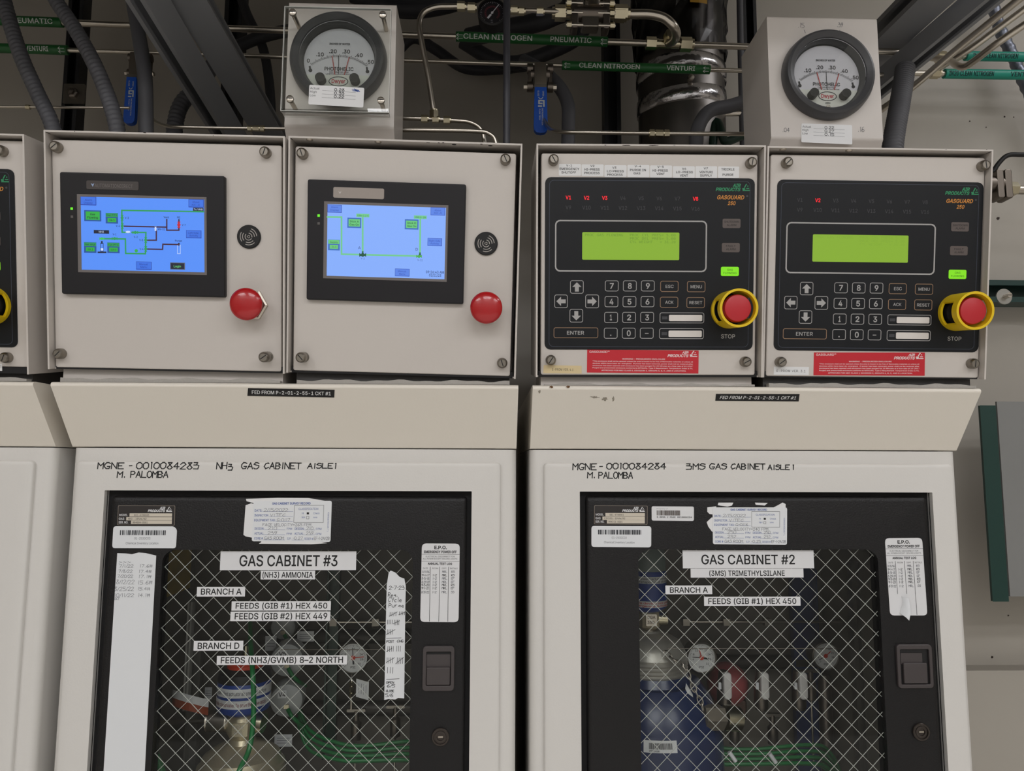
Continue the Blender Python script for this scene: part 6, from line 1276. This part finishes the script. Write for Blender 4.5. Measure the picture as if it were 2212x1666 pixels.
for zz in (0, 1): L.append([Vector((cx+(R*.985+.0015)*math.sin(a), Y-(R*.985+.0015)*math.cos(a), zb0+(zb1-zb0)*zz-.004*0)) for a in (A0+(A1-A0)*i/10 for i in range(11))])
BAR_Z = (zb0, zb1)
# the sticker follows the shoulder, so it leans with the surface
def surf(z):
    pr = [(R, zs-.01), (R*.99, zs+.01), (R*.94, zs+.035), (R*.84, zs+.062), (R*.70, zs+.084)]
    for (ra, za), (rb, zb2) in zip(pr, pr[1:]):
        if za <= z <= zb2: return ra+(rb-ra)*(z-za)/(zb2-za)
    return R if z < zs else R*.7
def on_cyl(a, z, e=.0006): r = surf(z)+e; return Vector((cx+r*math.sin(a), Y-r*math.cos(a), z))
zb0, zb1 = zf(1590)-.006, zf(1566)-.006
b.loops([[on_cyl(A0+(A1-A0)*i/12, zb0+(zb1-zb0)*j/4, .0012) for i in range(13)] for j in range(5)], BANDW, False, False, closed=False)
r_ = random.Random(3); x = .16
while x < .86:
    w = r_.choice((.008, .012, .02)); b.add([on_cyl(A0+(A1-A0)*u, zb0+(zb1-zb0)*v, .0016) for u, v in ((x, .30), (x+w, .30), (x+w, .55), (x, .55))]+[on_cyl(A0+(A1-A0)*u, zb0+(zb1-zb0)*.8, .0016) for u in (x, x+w)], [(0, 1, 2, 3), (3, 2, 5, 4)], INK); x += w+r_.choice((.008, .014))
g = glyphs('XT31458', .01, 0, MONO); b.add([on_cyl(A0+(A1-A0)*(.16+(x-g[2])/(g[3]-g[2])*.3), zb0+(zb1-zb0)*(.08+(y-g[4])/(g[5]-g[4])*.14), .0016) for x, y in g[0]], g[1], INK)
lab(b.obj('barcode_sticker', t), 'white barcode sticker on the blue cylinder')
# chain hanging from the neck
ch = smooth_path([at(1436, 1408, .16), at(1455, 1425, .15), at(1476, 1440, .14), at(1486, 1457, .14), at(1492, 1472, .14), at(1501, 1492, .14), at(1512, 1512, .14), at(1518, 1528, .14), at(1519, 1545, .14)], 30)
D = [0]
for a, c in zip(ch, ch[1:]): D.append(D[-1]+(c-a).length)
b = MB(); s_ = 0; i = 0
while s_ < D[-1]-.010:
    pp_ = [next(ch[j] for j in range(len(D)) if D[j] >= min(q_, D[-1])) for q_ in (s_, s_+.0125)]
    d = (pp_[1]-pp_[0]).normalized(); n = d.cross(Vector((0, 1, 0))).normalized(); n = n if i % 2 == 0 else d.cross(n).normalized(); m_ = (pp_[0]+pp_[1])/2; lp = [m_+d*.0078*math.cos(a)+n*.0038*math.sin(a) for a in (2*math.pi*j/14 for j in range(15))]
    b.tube(lp, .0011, STEEL, 8, caps=False); s_ += .0108; i += 1
tag(b.obj('chain'), 'steel chain hanging beside the blue cylinder neck', 'chain')
dial_gauge('white dial gauge with red and black hands beside the chain', 1515, 1421, .24, 30, ((175, 0, .62, .05, TICK, ''), (-8, .05, .5, .12, TICK, ''), (105, 0, .6, .06, RN, '')))
dial_gauge('dim white dial gauge at the right of the trimethylsilane window', 1783, 1417, .34, 27, ((210, 0, .6, .05, TICK, ''), (40, 0, .5, .06, RN, '')))
b = MB(); p = at(1781, 1470, .37); b.lathe(ZX(p.x, .37), 0, 0, [(.012, p.z-.25), (.012, p.z), (.008, p.z+.01)], DSTEEL, 18); tag(b.obj('gauge_pipe'), 'dim steel pipe below the right gauge', 'pipe')
# dull red regulator dome with a hex nut
p = at(1572, 1480, .33); k = kpx(1572, 1480, .33); G = PL(p, (1, -.25, 0)); t = thing('regulator', 'dull red regulator dome behind the first white toggle', 'regulator', p)
b = MB(); b.lathe(G, 0, 0, [(40*k, -.03), (44*k, -.01), (42*k, .004), (36*k, .016), (24*k, .026), (0, .030)], M('regulator_red', (160, 78, 80), .35), 40); b.obj('dome', t)
b = MB(); b.rbox(G, -38*k, -70*k, 38*k, -30*k, -.03, .0, M('dark_bronze', (70, 52, 44), .4, .7), r=.004, ch=.003); b.obj('regulator_body', t)
b = MB(); c = at(1537, 1550, .155); hexnut(b, c, (1, .25, -.1), .034, .0195, M('nut_steel', (118, 110, 98), .4, .5)); b.tube([c+Vector((.02, .004, -.002)), c+Vector((.045, .01, -.005))], .019, BRASSY, 20); tag(b.obj('hex_nut'), 'large hex nut beside the blue cylinder shoulder', 'nut')
b = MB(); b.ppoly(PL(at(1490, 1490, .15)), ID, [(1482, 1476), (1496, 1500), (1497.5, 1509), (1486, 1500), (1480, 1488)], 0, .0005, BANDW); tag(b.obj('hang_tag'), 'white paper tag hanging by the chain', 'tag')
for px_, lbl in ((1571, 'white toggle handle in front of the red dome'), (1652, 'white toggle handle in the middle of the trimethylsilane window'), (1735, 'dim white toggle handle left of the right gauge')):
    Yd = .26; G = PL(at(px_, 1482, Yd)); k = kpx(px_, 1482, Yd); t = thing('toggle_valve', lbl, 'valve', G.o, 'white toggle valves'); b = MB(); b.rbox(G, -9*k, -28*k, 9*k, 28*k, -.004, .004, M('toggle_white', (214, 210, 206), .4), r=.006, ch=.003); b.obj('toggle', t)
    b = MB(); b.rbox(G, -19*k, -7*k, -13*k, 7*k, -.004, .001, LGREY, r=.001); b.obj('latch_tab', t); b = MB(); b.lathe(ZX(G.o.x, Yd+.02), 0, 0, [(.010, G.o.z-.045), (.012, G.o.z-.04), (.012, G.o.z-.02), (.008, G.o.z+.02)], DSTEEL, 16); b.obj('valve_body', t)
for px_, py_, Yd, l in ((1575, 1625, .2, 'left'), (1662, 1628, .2, 'right')):
    b = MB(); b.tube([at(px_, py_, Yd), at(px_+14, py_+20, Yd)], .0035, LGREY, 10); lab(b.obj('cable_tie', BUN), 'pale cable tie end')
# ------------------------------------------------------------------ wear: rust stains, chipped paint
RUST = M('rust', (112, 78, 48), .8); CHIP = M('chip', (46, 34, 28), .8); SCUFF = M('scuff', (150, 142, 128), .7)
def blobs(par, pl, q, spots, mat, name, lbl, seed=1):
    r = random.Random(seed)
    for cx, cy, rx, ry, n in spots:
        b = MB(); pts = []
        for k in range(n): a = 2*math.pi*k/n; e = r.uniform(.45, 1.15); pts.append((cx+rx*e*math.cos(a), cy+ry*e*math.sin(a)))
        b.ppoly(pl, q, pts, .0001, .0001, mat); lab(b.obj(name, par), lbl)
e3 = crop(1040, 700, 3.5111)
HTOP = PL((0, -.0535, ZH-.004), (1, 0, 0), (0, -.12, 1))
blobs(TMS, HP, e3, [(530, 478, 20, 10, 16), (655, 476, 17, 10, 14)], RUST, 'rust_stain', 'small rust stain on the hood edge', 3)
blobs(TMS, HP, e3, [(440, 512, 9, 14, 9), (860, 556, 38, 10, 18), (935, 570, 26, 14, 15), (1000, 572, 12, 26, 13)], SCUFF, 'scuff_mark', 'faint scuff on the hood', 5)
for i, q, sp in ((2, c6, [(965, 84, 12, 3, 9), (1035, 86, 10, 3, 9), (1062, 86, 12, 4, 9), (1310, 95, 14, 4, 9)]), (3, c7, [(548, 41, 8, 3, 8), (690, 43, 40, 3, 14), (870, 44, 34, 3.5, 14), (1008, 43, 8, 2, 8)]), (1, c5, [(930, 50, 14, 4, 9), (1370, 68, 3, 3, 7), (480, 42, 4, 3, 7)]), (4, c8, [(1188, 67, 5, 3, 7), (1440, 66, 5, 3, 7)])):
    blobs(BOX[i][0], BOX[i][1], q, sp, CHIP, 'paint_chip', 'chipped paint on the rim', i)
# specks on the right wall
for k, (x, y, r_) in enumerate(((2143, 1420, 3), (2193, 1448, 5), (2178, 1330, 2), (2095, 262, 1.8), (2130, 275, 1.5), (2170, 252, 2), (2190, 253, 1.4), (2156, 472, 4), (2193, 632, 3))):
    pl = PL((0, RY1-.0005, 0)); b = MB(); b.ppoly(pl, lambda u, v: (x+u, y+v), [(r_*math.cos(a)*random.uniform(.7, 1.1), r_*math.sin(a)*random.uniform(.7, 1.1)) for a in (k_*.7 for k_ in range(9))], 0, .0002, CHIP)
    o = b.obj('wall_speck', bpy.data.objects['wall_back'])
